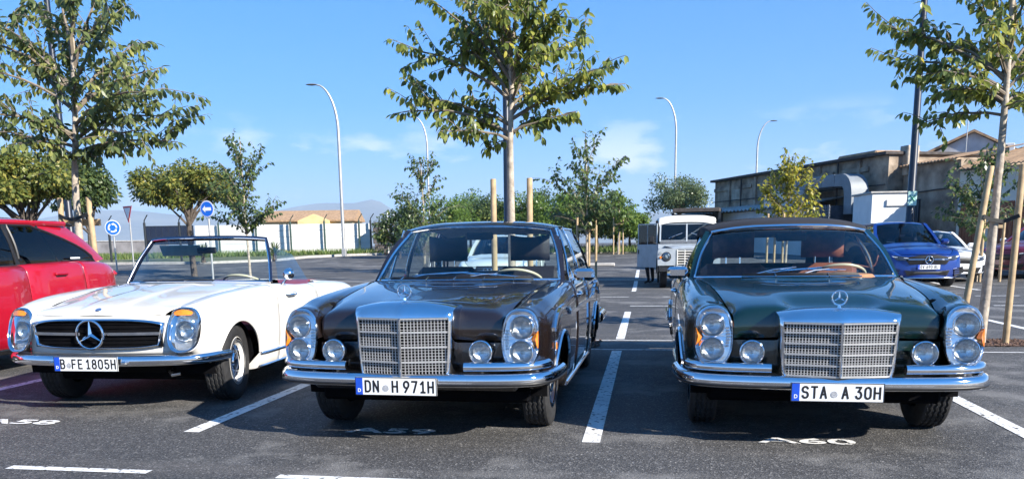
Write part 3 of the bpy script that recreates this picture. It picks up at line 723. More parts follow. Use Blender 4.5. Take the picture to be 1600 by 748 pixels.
    rp_ = smooth_path([(.90, 4.0, .47), (.90, 4.5, .47), (.84, 4.78, .47), (.6, 4.86, .47), (0, 4.89, .47), (-.6, 4.86, .47), (-.84, 4.78, .47), (-.90, 4.5, .47), (-.90, 4.0, .47)], 80)
    rb = MB(); add_sweep(rb, rp_, bumper_sec(.11, .05)); rbo = rb.build('rear_bumper', chrome, root, smooth=60, fix=True)
    number_plate(root, (C.get('px', 0), -.028, C['pz']), .52, .112, C['plate'], seal=C['seal'])
    # ---- trunk and tail
    ends = G[:, jb]
    tk0 = iy(4.02); xs = np.linspace(-1, 1, 21); rows = []
    for i in range(tk0, G.shape[0], 2):
        e_ = G[i, jb]; rows.append([(e_[0]*t, e_[1]+.03*(1-t*t)*(1 if i > G.shape[0]-8 else 0), e_[2]+.022*(1-t*t)) for t in xs])
    panel('trunk_lid', np.array(rows), pa, root, (1, 0, 1, 1))
    last = G[-1]
    poly = list(last)+[p_*MIR for p_ in last[::-1]]
    MB().add(poly, [tuple(range(len(poly)))]).build('tail_panel', pa, root, smooth=0)
    for s in (-1, 1):
        tl = MB().box((s*.70, 4.775, .62), (.20, .05, .16), b=.02).build('tail_lamp', redl, root); MB().box((s*.70, 4.77, .62), (.225, .045, .185), b=.02).build('tail_lamp_frame', chrome, tl)
    # ---- wheels
    for (x, y) in ((.735, yf), (-.735, yf), (.745, yr), (-.745, yr)):
        tyre_wheel(root, x, y, .322, .185, .188, 'classic', 1 if x > 0 else -1, C.get('steer', 0) if y == yf else 0, capcol=C.get('cap_col'))
    return dict(G=G, ci=ci, iy=iy, W=W, pa=pa)
def cabin(root, C, S):
    W = S['W']; pa = S['pa']; roof = C.get('roof', False)
    ht = C['top_z']; ty = C['top_y']; tw = C['top_w']        # header height, y, half width
    # windscreen outline
    wb_ = [(.755*W*t, 1.455+.30*t*t, .985-.014*t*t) for t in np.linspace(-1, 1, 21)]
    wt = [(tw*t, ty+.13*t*t, ht-.035*abs(t)**3) for t in np.linspace(-1, 1, 21)]
    le = smooth_path([wb_[0], (np.array(wb_[0])*.5+np.array(wt[0])*.5)+np.array([-.018, 0, .012]), wt[0]], 12); ri_ = le*MIR
    P = coons(wb_, wt, le, ri_, 25, 12, (0, -.02, .01))
    MB().grid(P).build('windscreen', C.get('glass', clear), root)
    fr = MB(); loop = wb_+list(map(tuple, ri_[1:]))+wt[::-1][1:]+list(map(tuple, le[::-1][1:-1]))
    fr.tube(loop, .011, 6, closed=True); fr.build('windscreen_trim', chrome, root)
    # A pillars
    for s in (-1, 1):
        a = np.array(wb_[-1])*(1, 1, 1); e_ = np.array(wt[-1])
        pts = [q*(MIR if s < 0 else 1) for q in (a+np.array([.012, .03, -.03]), a*.5+e_*.5+np.array([.034, .035, .012]), e_+np.array([.022, .035, 0]))]
        MB().tube(smooth_path(pts, 8), .026, 8, sec=[(.028, -.012), (.028, .016), (-.028, .024), (-.028, -.020)]).build('windscreen_pillar', C.get('pillar', pa), root)
    # interior
    im = C['trim']
    MB().box((0, 2.75, .30), (1.56, 2.9, .10), b=.02).build('cabin_floor', C['carpet'], root)
    dsh = MB(); 
    P = np.array([[(.74*W*t, y_-.02+.22*t*t, z_) for t in np.linspace(-1, 1, 15)] for y_, z_ in ((1.46, .955), (1.60, .985), (1.70, .975), (1.75, .93), (1.74, .80), (1.70, .62))])
    dsh.grid(P).build('dashboard', C['dash'], root, smooth=60)
    MB().lathe([(.0, -.06), (.20, -.06), (.21, 0), (.18, .03), (0, .045)], (.38, 1.66, .965), (0, 0, 1), 24).build('instrument_hood', C['dash2'], root) if C.get('pod') else None
    steering_wheel(root, (.38*1, 1.98, C.get('sw_z', .90)), .205)
    for x in (-.38, .38):
        hs_ = headrest_seat('front_seat', root, x, 2.15, .36, C['seat'], .56, .56, True, C.get('hr', C['seat']), hh=.21, hw=.36)
    rb = MB().box((0, 3.20, .46), (1.40, .55, .20), b=.06); rs = rb.build('rear_bench', C['seat'], root, smooth=60)
    MB().box((0, 3.55, .74), (1.40, .16, .50), Matrix.Rotation(R(-18), 3, 'X'), b=.06).build('backrest', C['seat'], rs, smooth=60)
    MB().box((0, 3.83, .915), (1.46, .36, .03), b=.01).build('parcel_shelf', C['carpet'], root)
    for s in (-1, 1):
        MB().box((s*.795*W, 2.65, .66), (.04, 2.0, .58), b=.01).build('door_trim', C['door'], root)
    mr = MB().box((0.02, ty+.02, ht-.075), (.24, .025, .065), b=.012).build('rear_view_mirror', blackp, root); MB().tube([(.02, ty+.03, ht-.05), (.02, ty+.06, ht-.005)], .007, 6).build('mirror_stem', chrome, mr)
    for s in (-1, 1):
        if s != C['mirror']: continue
        mx = s*C.get('mx', .95)*W
        m_ = MB().box((mx, 1.80, 1.01), (.165, .05, .095), b=.026).build('door_mirror', chrome, root, smooth=60)
        MB().tube([(s*.85*W, 1.83, .94), (s*.86*W, 1.815, .97), (mx-s*.02, 1.81, 1.0)], [.018, .012, .012], 8).build('mirror_foot', chrome, m_)
    bx = np.array(wb_)
    for a, b_, t0, t1 in C['wipers']:
        wiper(root, (a[0], 1.40+.28*(a[0]/.76)**2, .995), (b_[0], 1.45+.30*(b_[0]/.755)**2-.01+(b_[1]-.985)*.9, b_[1]), (t0[0], 1.44+.30*(t0[0]/.755)**2+(t0[1]-.985)*.9-.02, t0[1]), (t1[0], 1.44+.30*(t1[0]/.755)**2+(t1[1]-.985)*.9-.02, t1[1]))
    if roof:
        # roof panel
        rc = []
        for y_, zc, hw_, ze in ((ty-.005, ht+.012, tw+.005, ht-.022), (ty+.05, ht+.034, tw+.025, ht-.012), (ty+.3, ht+.055, tw+.045, ht+.0), (2.9, ht+.062, tw+.05, ht+.005), (3.25, ht+.045, tw+.035, ht-.01), (3.46, ht+.012, tw+.0, ht-.04), (3.52, ht-.02, tw-.02, ht-.065)):
            rc.append([(hw_*t, y_+.13*t*t*(1 if y_ < 2.4 else -.6*(y_ > 3.3)), zc-(zc-ze)*abs(t)**3.2) for t in (-1, -.93, -.8, -.5, 0, .5, .8, .93, 1)])
        RG, _, _ = loft(rc, 4, 4); MB().grid(RG).build('roof', pa, root, smooth=60)
        RG2 = RG.copy(); RG2[..., 2] -= .022; MB().grid(RG2*np.array([.985, 1, 1])).build('headliner', pm('headliner', (.30, .29, .27), .9, noise=(50, .1)), root)
        # side glass: frames on a surface leaning inwards
        def sp(y, t):       # t 0 belt .. 1 roof rail
            b0 = np.array([.815*W, y, .955]); top = np.array([tw+.042, y, ht-.004]); q = b0*(1-t)+top*t; q[0] += .022*math.sin(math.pi*t); return q
        yb0, yt0 = 1.86, 2.33; yB = 2.70; yC0, yC1 = 3.72, 3.42
        for s in (-1, 1):
            mm = MIR if s < 0 else np.ones(3)
            def bx_(p): return [q*mm for q in p]
            for nm, (a, b_, c, d) in (('front_side_window', (yb0, yB-.03, yt0, yB-.04)), ('rear_side_window', (yB+.03, yC0, yB+.03, yC1))):
                bot = [sp(y, 0.02) for y in np.linspace(a, b_, 8)]; top = [sp(y, .97) for y in np.linspace(c, d, 8)]
                lf = [sp(a+(c-a)*t, .02+.95*t) for t in np.linspace(0, 1, 8)]; rt = [sp(b_+(d-b_)*t, .02+.95*t) for t in np.linspace(0, 1, 8)]
                wn_ = MB().grid(coons(bx_(bot), bx_(top), bx_(lf), bx_(rt), 8, 8)).build(nm, clear, root)
                MB().tube(bx_(bot+rt[1:]+top[::-1][1:]+lf[::-1][1:-1]), .012, 6, closed=True).build('window_frame', chrome, wn_)
                if nm[0] == 'f':
                    MB().tube(bx_([sp(yb0+.36, .02), sp(yb0+.36, .97)]), .010, 6).build('vent_window_bar', chrome, wn_)
                else: MB().tube(bx_([sp(yC0-.26, .02), sp(yC1-.08, .97)]), .010, 6).build('vent_window_bar', chrome, wn_)
            MB().tube(bx_([sp(yB, 0), sp(yB, .5), sp(yB, 1)]), .03, 8, sec=[(.026, -.012), (.026, .012), (-.026, .012), (-.026, -.012)]).build('door_pillar', pa, root)
            # C pillar
            e0 = [sp(yC0+.02, 0), sp(yC0-.13, .5), sp(yC1+.02, 1)]; f0 = [np.array([.775*W, 3.98, .955]), np.array([.70*W, 3.73, 1.17]), np.array([tw-.035, 3.50, ht-.045])]
            MB().grid(coons(bx_([e0[0], f0[0]]), bx_([e0[2], f0[2]]), bx_(e0), bx_(f0), 8, 10, (s*.015, .0, 0)), s < 0).build('rear_pillar', pa, root, smooth=60)
            # belt trim
            MB().tube(bx_([sp(y, -.02) for y in np.linspace(1.80, 3.95, 16)]), .012, 6).build('belt_trim', chrome, root)
        rw_b = [(.74*W*t, 4.02-.10*t*t, .962) for t in np.linspace(-1, 1, 13)]; rw_t = [((tw-.04)*t, 3.50-.06*t*t+.05, ht-.035-.012*t*t) for t in np.linspace(-1, 1, 13)]
        l_ = [rw_b[0], tuple((np.array(rw_b[0])+np.array(rw_t[0]))/2+np.array([-.02, .03, .02])), rw_t[0]]; r_ = [tuple(np.array(p)*MIR) for p in l_]
        g_ = MB().grid(coons(rw_b, rw_t, l_, r_, 15, 10)).build('rear_window', clear, root)
        MB().tube(rw_b+r_[1:]+rw_t[::-1][1:]+l_[::-1][1:-1], .012, 6, closed=True).build('window_trim', chrome, g_)
    else:
        # fabric top
        cl = C['cloth']; rc = []
        for y_, zc, hw_, ze, zs in ((ty-.01, ht+.015, tw+.006, ht-.03, ht-.05), (ty+.05, ht+.058, tw+.035, ht-.01, ht-.05), (ty+.35, ht+.088, tw+.07, ht+.015, ht-.05), (2.8, ht+.092, tw+.072, ht+.008, ht-.06), (3.2, ht+.045, tw+.06, ht-.03, ht-.12), (3.5, ht-.03, tw+.05, ht-.12, ht-.24)):
            y2 = lambda t: y_+.13*t*t*(1 if y_ < 2.5 else 0)
            rc.append([(-hw_-.012, y2(1), zs)]+[(hw_*t, y2(t), zc-(zc-ze)*abs(t)**3) for t in (-1, -.9, -.7, -.4, 0, .4, .7, .9, 1)]+[(hw_+.012, y2(1), zs)])
        RG, _, _ = loft(rc, 4, 4); MB().grid(RG).build('soft_top', cl, root, smooth=70)
        RG2 = RG*np.array([.98, 1, 1]); RG2[..., 2] -= .02; MB().grid(RG2).build('top_lining', C['carpet'], root)
        for yq in (2.55, 3.05):
            i = int(np.argmin(abs(RG[:, 20, 1]-yq))); MB().tube(RG[i]+np.array([0, 0, .002]), .006, 5).build('top_seam', cl, root)
        MB().tube([tuple(p) for p in RG[0][4:-4]], .014, 8).build('header_trim', chrome, root)
        for s in (-1, 1):
            mm = MIR if s < 0 else np.ones(3)
            top = [np.array([tw+.05, 3.5, ht-.25]), np.array([tw+.08, 3.1, ht-.10])]
            # quarter panel of cloth
            a = [np.array([tw+.07, 3.18, ht-.11]), np.array([.80*W, 3.22, .965])]; b_ = [np.array([tw+.05, 3.5, ht-.24]), np.array([.74*W, 3.92, .965])]
            c_ = [np.array([.80*W, 3.22, .965]), np.array([.74*W, 3.92, .965])]; d_ = [a[0], b_[0]]
            MB().grid(coons([q*mm for q in c_], [q*mm for q in d_], [q*mm for q in a[::-1]], [q*mm for q in b_[::-1]], 8, 8, (s*.03, 0, 0)), s < 0).build('top_quarter', cl, root, smooth=70)
            bot = [np.array([.815*W, y, .955])*mm for y in np.linspace(1.88, 3.2, 8)]; tp = [np.array([tw+.05-.01*(y > 3), y, ht-.05-.06*max(0, (y-2.6)/.55)**2])*mm for y in np.linspace(2.27, 3.16, 8)]
            wn_ = MB().grid(coons(bot, tp, [bot[0], tp[0]], [bot[-1], tp[-1]], 8, 8, (s*.02, 0, 0))).build('side_window', clear, root)
            MB().tube([np.array([.815*W, y, .962])*mm for y in np.linspace(1.8, 3.95, 12)], .012, 6).build('belt_trim', chrome, root)
            MB().tube([np.array([.815*W, 2.62, .96])*mm, np.array([tw+.055, 2.68, ht-.05])*mm], .008, 6).build('window_frame', chrome, wn_)
        rb_ = [(.70*W*t, 3.98-.06*t*t, .965) for t in np.linspace(-1, 1, 11)]; rt_ = [((tw+.04)*t, 3.5, ht-.03-.09*abs(t)**3) for t in np.linspace(-1, 1, 11)]
        P = coons(rb_, rt_, [rb_[0], rt_[0]], [rb_[-1], rt_[-1]], 31, 15, (0, .03, .02))
        b = MB(); g2 = MB()
        n_, m_ = P.shape[:2]
        b.grid(P[:3]).grid(P[-3:]); b.grid(P[2:-2, :6]).grid(P[2:-2, -6:]); b.build('top_rear_panel', cl, root, smooth=70)
        g2.grid(P[2:-2, 5:-5]).build('rear_window', clear, root)
# ------------------------------------------------------------------ brown saloon
brown = paint('brown_paint', (.012, .0078, .0068), .25)
SED = thing('saloon_car', 'dark brown classic saloon with tall chrome radiator grille and plate DN H 971H', 'car', (-1.476, 4.755, 0), R(-1.0), 'classic cars parked side by side')
sopt = dict(paint=brown, doors=(1.72, 2.72, 3.66), gtop=.905, gw=.318, gbot=.455, gwb=.285, cap=.085, gbands=4, grows=5, gcols=14, fog=(.475, .605), bz=.435, pz=.405, px=-.035,
            plate=[('DN', -.152), ('H', -.004), ('971H', .146)], seal=-.065, top_z=1.40, top_y=2.14, top_w=.615, roof=True, mirror=1,
            trim=pm('brown_leather', (.05, .025, .02), .5, noise=(30, .2)), carpet=pm('dark_carpet', (.02, .016, .015), .9, noise=(60, .3)), dash=pm('dash_dark', (.03, .026, .026), .5, noise=(30, .2)),
            dash2=pm('dash_pad', (.025, .03, .028), .5, noise=(30, .2)), seat=pm('dark_seat', (.018, .014, .016), .6, noise=(30, .2), bump=(60, .2, .004)), door=pm('door_card', (.05, .03, .025), .6, noise=(20, .2)), pod=True, sw_z=.955,
            wipers=[((-.42, 0), (-.10, 1.035), (-.36, 1.02), (.08, 1.045)), ((.05, 0), (.30, 1.03), (.02, 1.04), (.46, 1.005))], cap_col=brown)
S_ = classic(SED, sopt); cabin(SED, sopt, S_)
for s in (-1, 1):
    mk = MB().box((s*.888, .50, .60), (.016, .04, .05), b=.006).build('side_marker', amber, SED); MB().box((s*.885, .50, .60), (.012, .055, .065), b=.005).build('marker_frame', chrome, mk)
# ------------------------------------------------------------------ green convertible
green = paint('green_paint', (.002, .015, .0125), .26)
CAB = thing('convertible_car', 'dark green classic convertible with raised black fabric top and low wide chrome grille', 'car', (1.122, 4.965, 0), R(-.3), 'classic cars parked side by side')
copt = dict(paint=green, doors=(1.70, 3.02, None), gtop=.845, gw=.348, gbot=.455, gwb=.315, cap=.068, gbands=5, grows=4, gcols=18, fog=(.49, .59), bz=.415, pz=.372, px=-.012,
            plate=[('STA', -.128), ('A', .045), ('30H', .170)], seal=-.018, top_z=1.355, top_y=2.03, top_w=.60, roof=False, mirror=-1, mx=.89, bw=1.005,
            trim=pm('tan_leather', (.42, .20, .09), .5, noise=(20, .2)), carpet=pm('black_lining', (.008, .008, .010), .9, noise=(60, .3)), dash=pm('wood_dash', (.12, .045, .015), .25, 0, 1, noise=(14, .5)),
            dash2=pm('tan_leather', (.42, .20, .09)), seat=pm('cognac_leather', (.22, .07, .035), .5, noise=(20, .25), bump=(70, .2, .004)), door=pm('cognac_leather', (.22, .07, .035)), pod=True, sw_z=.965, cloth=pm('black_canvas', (.016, .016, .020), .85, noise=(200, .3), bump=(400, .3, .002)),
            pillar=green, wipers=[((-.36, 0), (-.02, 1.055), (-.30, 1.01), (.16, 1.05)), ((-.02, 0), (.22, 1.04), (-.14, 1.035), (.34, 1.03))], strip=False, clearrib=False, cap_col=green)
S_ = classic(CAB, copt); cabin(CAB, copt, S_)
# ------------------------------------------------------------------ white open roadster
white = paint('ivory_paint', (.80, .775, .72), .3)
redlea = pm('red_leather', (.30, .03, .03), .5, noise=(25, .2))
ROAD = thing('roadster_car', 'white open classic roadster with large star in its wide grille and plate B FE 1805H', 'car', (-4.17, 5.50, 0), R(2.0), 'classic cars parked side by side')
def roadster(root):
    pa = white; hx, hz = .685, .645; ow, oh = .112, .162; yf, yr = .76, 3.16
    def oval(th, sc_=1.0, dy=0.0):
        c, s = math.cos(th), math.sin(th); e = 2/2.7
        x = hx+ow*sc_*math.copysign(abs(c)**e, c); z = hz+oh*sc_*math.copysign(abs(s)**e, s)
        return (x, .17+(z-hz)*.32+max(0, x-hx)*.45+dy, z)
    ang = [R(a) for a in (-112, -78, -48, -12, 22, 55, 88, 128, 165)]
    rings = [[oval(a, .98, 0) for a in ang], [oval(a, 1.05, .006) for a in ang], [oval(a, 1.10, .04) for a in ang]]
    def ring(y, pts): return [(p[0], y, p[1]) for p in pts]
    rings += [
        ring(.38, [(.66, .36), (.77, .37), (.82, .46), (.842, .58), (.842, .70), (.815, .795), (.735, .842), (.645, .835), (.560, .805)]),
        ring(.60, [(.68, .26), (.80, .28), (.848, .42), (.862, .58), (.862, .73), (.836, .825), (.755, .874), (.655, .868), (.575, .845)]),
        ring(.90, [(.70, .20), (.82, .22), (.858, .38), (.874, .58), (.872, .75), (.845, .848), (.775, .896), (.68, .895), (.605, .880)]),
        ring(1.25, [(.70, .19), (.83, .21), (.865, .36), (.880, .58), (.876, .76), (.850, .862), (.795, .908), (.725, .915), (.660, .912)]),
        ring(1.62, [(.70, .19), (.83, .21), (.866, .36), (.880, .58), (.876, .765), (.853, .862), (.812, .905), (.765, .922), (.715, .926)]),
        ring(2.30, [(.70, .19), (.83, .21), (.866, .36), (.880, .57), (.876, .75), (.852, .838), (.815, .875), (.785, .885), (.755, .886)]),
        ring(2.95, [(.70, .19), (.83, .21), (.864, .36), (.876, .57), (.872, .74), (.845, .832), (.798, .870), (.755, .880), (.715, .882)]),
        ring(3.50, [(.69, .22), (.81, .24), (.85, .38), (.862, .56), (.856, .72), (.822, .812), (.765, .850), (.71, .860), (.66, .862)]),
        ring(3.95, [(.66, .28), (.77, .30), (.81, .40), (.822, .55), (.812, .68), (.775, .765), (.72, .805), (.67, .815), (.62, .818)]),
        ring(4.10, [(.60, .34), (.70, .36), (.74, .43), (.752, .55), (.742, .65), (.71, .72), (.66, .755), (.61, .765), (.57, .768)])]
    fr = .345; arches = [(yf, .32, fr), (yr, .32, fr)]
    ys = [yc+fr*math.cos(t) for yc, _, _ in arches for t in np.linspace(.0001, math.pi-.0001, 33)]
    G, ri, ci = loft(rings, 5, 4, ys=ys); jt = ci[5]; G = arch_cut(G, jt, arches); yy = G[:, jt//2, 1]
    iy = lambda y: int(np.argmin(abs(yy-y)))
    cuts = [0, iy(1.52), iy(2.62), G.shape[0]-1]
    for s in (-1, 1):
        mm = MIR if s < 0 else np.ones(3)
        for a, b_, n in zip(cuts[:-1], cuts[1:], ('front_fender', 'door', 'rear_fender')):
            o = panel(n, G[a:b_+1], pa, root, (int(a > 0), int(b_ < G.shape[0]-1), 0, 0), s, flip=True)
            if n == 'door':
                q = G[b_-5, ci[5]-2]*mm
                hd = MB().tube([q+np.array([s*.004, -.17, 0]), q+np.array([s*.035, -.15, 0]), q+np.array([s*.035, 0, 0]), q+np.array([s*.004, .02, 0])], .010, 8); hd.box(q+np.array([s*.012, .02, 0]), (.03, .05, .035), b=.008); hd.build('door_handle', chrome, o)
        MB().tube([(G[i, ci[2]]+np.array([.006, 0, -.02]))*mm for i in range(iy(yf+fr+.03), iy(yr-fr-.03), 2)], .014, 8).build('side_trim', chrome, root)
        MB().tube([(G[i, ci[2]]+np.array([.012, 0, -.02]))*mm for i in range(iy(yf+fr+.05), iy(yr-fr-.05), 2)], .008, 6).build('rubber_strip', blackp, root)
        MB().tube([(G[i, ci[1]]+np.array([.004, 0, .01]))*mm for i in range(iy(yf+fr+.02), iy(yr-fr-.02), 2)], .016, 8).build('sill_trim', chrome, root)
        arch_trim('arch_lip', root, G, jt, arches, pa, .010, s, 0)
    Gi = G.copy(); Gi[..., 0] -= .018; Gi[..., 2] -= .012*np.clip((Gi[..., 2]-.75)/.1, 0, 1)
    MB().grid(Gi[iy(.5):], True).grid(Gi[iy(.5):]*MIR, False).build('inner_shell', blackm, root)
    wheel_well(root, arches, .80, .40)
    # hood with a faint raised centre
    def row(y, zc, zm, ze, xe, dy=0): return [(0, y, zc), (.12, y, zc-.003), (.2, y, zc-.014), (xe*.62, y+dy*.3, zm), (xe*.9, y+dy*.8, ze+.006), (xe, y+dy, ze)]
    hoodC = [row(.130, .762, .757, .752, .535, .06), row(.175, .795, .786, .775, .545, .04), row(.26, .826, .812, .796, .552, .03), row(.42, .856, .838, .812, .562), row(.65, .886, .868, .850, .580), row(.95, .916, .898, .884, .607), row(1.25, .940, .923, .911, .656),
             [(0, 1.36, .948), (.12, 1.37, .946), (.2, 1.38, .942), (.42, 1.42, .936), (.64, 1.52, .924), (.70, 1.56, .922)]]
    H, _, _ = loft(hoodC, 5, 5); panel('hood', np.concatenate([(H*MIR)[:, ::-1], H[:, 1:]], 1), pa, root, (1, 0, 1, 1))
    # nose panel between the lamps
    rows = []
    for z, y0 in ((.445, .165), (.455, .128), (.475, .108), (.50, .104), (.60, .103), (.70, .112), (.735, .118), (.748, .128), (.752, .15)):
        rows.append([(x, y0+.30*max(0, abs(x)-.05)**2.2*1.0, z) for x in np.linspace(-.60, .60, 31)])
    MB().grid(loft(rows, 3, 1)[0]).build('nose_panel', pa, root, smooth=60)
    MB().box((0, .32, .42), (1.34, .22, .10), b=.03).build('front_valance', pa, root)
    MB().box((0, 2.1, .26), (1.36, 3.2, .12), b=.03).build('chassis', blackm, root); MB().box((0, .8, .50), (.9, .9, .45), b=.05).build('engine_bay', blackm, root)
    # grille
    gx, gz0, gz1 = .535, .515, .725
    def gy(x): return .085+.28*max(0, abs(x)-.05)**2.2
    def gout(k):      # outline of the opening: wide, sides leaning, k = grow
        pts = []
        for t in np.linspace(-1, 1, 25): pts.append((t*(gx+k), gz1+k-.035*abs(t)**4))
        for t in np.linspace(1, -1, 25): pts.append((t*(gx-.035+k), gz0-k+.020*abs(t)**5))
        return pts
    rr = [[(x, gy(x)+dy, z) for x, z in gout(k)] for k, dy in ((-.012, .03), (-.010, -.006), (.0, -.016), (.010, -.006), (.012, .025))]
    gr = MB().grid(np.array(rr), cv=True).build('grille_surround', chrome, root, smooth=70, fix=True)
    bk = [[(x, gy(x)+.006, z) for x, z in zip(np.linspace(-gx+.005, gx-.005, 25), np.full(25, zz))] for zz in (gz0+.002, gz1-.03)]
    bk.append([(x, gy(x)+.006, gz1-.004-.036*abs(x/gx)**4) for x in np.linspace(-gx+.005, gx-.005, 25)])
    MB().grid(np.array(bk)).build('grille_backing', blackm, gr)
    for k in range(1, 7):
        z = gz0+(gz1-gz0)*k/7; MB().tube([(x, gy(x)-.001, z) for x in np.linspace(-gx+.03, gx-.03, 21)], .0025, 5).build('grille_slat', blackm, gr)
    for s in (-1, 1): MB().tube([(s*x, gy(x)-.010, .622) for x in np.linspace(.10, gx-.02, 14)], .008, 8, sec=[(-.012, -.009), (.004, -.011), (.004, .011), (-.012, .009)] if s > 0 else [(.012, -.009), (-.004, -.011), (-.004, .011), (.012, .009)]).build('grille_bar', chrome, gr)
    star_mesh(MB(), (0, .045, .62), .108, (0, -1, 0), (0, 0, 1), .085, .12).build('grille_star', chrome, gr)
    bd = MB().lathe([(.024, 0), (.022, .005), (0, .007)], (0, .178, .797), (0, -.45, .9), 20).build('hood_badge', chrome, root); MB().lathe([(.017, .0062), (0, .0085)], (0, .178, .797), (0, -.45, .9), 20).build('badge_enamel', MATS['badge_blue'], bd)
    # headlamps
    for s in (-1, 1):
        mm = MIR if s < 0 else np.ones(3); th = np.linspace(0, 2*math.pi, 48, endpoint=False)
        u = MB().grid(np.array([[np.array(oval(t, q, dy))*mm for t in th] for q, dy in ((1.045, .004), (1.04, -.016), (1.0, -.024), (.95, -.016), (.93, .006))]), flip=s > 0, cv=True).build('headlamp_unit', chrome, root, smooth=70)
        def fill(q0, dys, name, mat):
            rows = [[np.array(oval(t, q0*f, dy))*mm for t in th] for f, dy in dys]; MB().grid(np.array(rows), flip=s > 0, cv=True).build(name, mat, u, smooth=180)
        fill(.95, ((1, .004), (.9, .045), (.6, .075), (.25, .085), (.01, .085)), 'reflector', reflm)
        fill(.95, ((1, -.004), (.85, -.018), (.6, -.03), (.3, -.036), (.01, -.038)), 'lens', lensg)
        # amber cap at the top of the unit
        A = []
        for f in (.93, .80, .66):
            A.append([np.array(oval(t, f, -.026-.012*(1-f)))*mm for t in np.linspace(R(54), R(126), 15)])
        low = hz+oh*.68
        A[-1] = [np.array([p[0], p[1], low]) for p in A[-1]]
        MB().grid(np.array(A), flip=s > 0).build('indicator_lens', amber, u, smooth=180)
        round_lamp('headlamp', u, (s*(hx), .185, hz-.01), .072, (0, -1, .2), .006, .05)
    # bumpers
    bp = smooth_path([(-.875, .70, .42), (-.865, .48, .42), (-.80, .265, .42), (-.60, .12, .42), (-.3, .055, .42), (0, .035, .42), (.3, .055, .42), (.60, .12, .42), (.80, .265, .42), (.865, .48, .42), (.875, .70, .42)], 90)
    bp = bp[bp[:, 1] < .50]
    bb = MB(); add_sweep(bb, bp, bumper_sec(.085, .045)); bo = bb.build('front_bumper', chrome, root, smooth=60, fix=True)
    rb = MB(); add_sweep(rb, smooth_path([(.86, 3.7, .45), (.84, 3.95, .45), (.70, 4.16, .45), (.3, 4.24, .45), (0, 4.25, .45), (-.3, 4.24, .45), (-.70, 4.16, .45), (-.84, 3.95, .45), (-.86, 3.7, .45)], 60), bumper_sec(.09, .045)); rb.build('rear_bumper', chrome, root, smooth=60, fix=True)
    number_plate(root, (-.01, -.02, .405), .52, .112, [('B', -.188), ('FE', -.068), ('1805H', .122)], .70, seal=-.138)
    for s in (-1, 1): MB().box((s*.29, .0, .41), (.05, .04, .03), b=.008).build('plate_bracket', dchrome, root)
    MB().tube([(.45, .55, .30), (.47, .30, .30), (.52, .25, .28), (.58, .27, .29)], .012, 6).build('tow_hook', dchrome, root)
    # rear deck
    rows = []
    for i in range(iy(2.98), G.shape[0], 2):
        e_ = G[i, ci[8]]; rows.append([(e_[0]*t, e_[1]+.06*(1-t*t)*(i > G.shape[0]-6), e_[2]+.03*(1-t*t)) for t in np.linspace(-1, 1, 17)])
    panel('trunk_lid', np.array(rows), pa, root, (1, 0, 1, 1))
    last = list(G[-1])+[p*MIR for p in G[-1][::-1]]; MB().add(last, [tuple(range(len(last)))]).build('tail_panel', pa, root, smooth=0)
    for s in (-1, 1): MB().box((s*.60, 4.10, .60), (.24, .06, .10), b=.02).build('tail_lamp', redl, root)
    # cowl, windscreen
    cw = [[(.70*t, 1.365+.20*t*t, .946-.025*t*t) for t in np.linspace(-1, 1, 21)], [(.715*t, 1.46+.20*t*t, .955-.028*t*t) for t in np.linspace(-1, 1, 21)], [(.73*t, 1.56+.18*t*t, .952-.03*t*t) for t in np.linspace(-1, 1, 21)]]
    MB().grid(np.array(cw)).build('cowl', pa, root)
    ai = MB()
    for q in range(3): ai.tube([(t, 1.375+.028*q+.20*(t/.7)**2, .953+.008*q-.02*t*t) for t in np.linspace(-.42, .30, 15)], .006, 6)
    ao = ai.build('air_intake', blackp, root); tk = MB().tube([(t, 1.366+.20*(t/.7)**2, .958-.02*t*t) for t in np.linspace(-.43, .31, 15)], .005, 6)
    for t in (-.2, .06): tk.box((t, 1.40, .966), (.007, .07, .012))
    tk.build('air_intake_trim', chrome, ao)
    wb_ = [(.72*t, 1.50+.24*t*t, .957-.025*t*t) for t in np.linspace(-1, 1, 17)]; wt = [(.585*t, 1.86+.14*t*t, 1.35-.018*t**4) for t in np.linspace(-1, 1, 17)]
    le = smooth_path([wb_[0], np.array(wb_[0])*.5+np.array(wt[0])*.5+np.array([-.012, 0, .01]), wt[0]], 10); rg = le*MIR
    MB().grid(coons(wb_, wt, le, rg, 21, 10, (0, -.015, .01))).build('windscreen', clear, root)
    dk = pm('windscreen_black', (.012, .02, .05), .15, .3, 1, noise=(30, .2))
    loop = [tuple(le[i]) for i in range(10)]+wt[1:]+[tuple(rg[i]) for i in range(8, -1, -1)]
    ws = MB().tube(loop, .02, 8, sec=[(.015, -.018), (.015, .018), (-.015, .018), (-.015, -.018)]).build('windscreen_frame', dk, root)
    MB().tube([np.array(p)+np.array([0, -.022, 0]) for p in loop], .006, 6).build('frame_trim', chrome, ws)
    MB().tube(wb_, .010, 6).build('windscreen_seal', chrome, root)
    mr = MB().box((.02, 1.90, 1.235), (.20, .025, .06), b=.014).build('rear_view_mirror', blackp, root); MB().tube([(.02, 1.90, 1.25), (.02, 1.89, 1.31)], .007, 6).build('mirror_stem', chrome, mr)
    vs = MB().box((-.26, 1.93, 1.235), (.42, .012, .115), Matrix.Rotation(R(28), 3, 'X'), b=.005).build('sun_visor', pm('visor_cream', (.60, .62, .48), .6, noise=(20, .1)), root)
    m_ = MB().lathe([(.0, -.05), (.03, -.045), (.05, -.02), (.056, .012), (.052, .02), (0, .016)], (.875, 1.80, 1.005), (.25, 1, 0), 20).build('door_mirror', chrome, root, smooth=60); MB().tube([(.80, 1.80, .90), (.835, 1.80, .94), (.872, 1.79, .985)], [.016, .010, .010], 8).build('mirror_foot', chrome, m_)
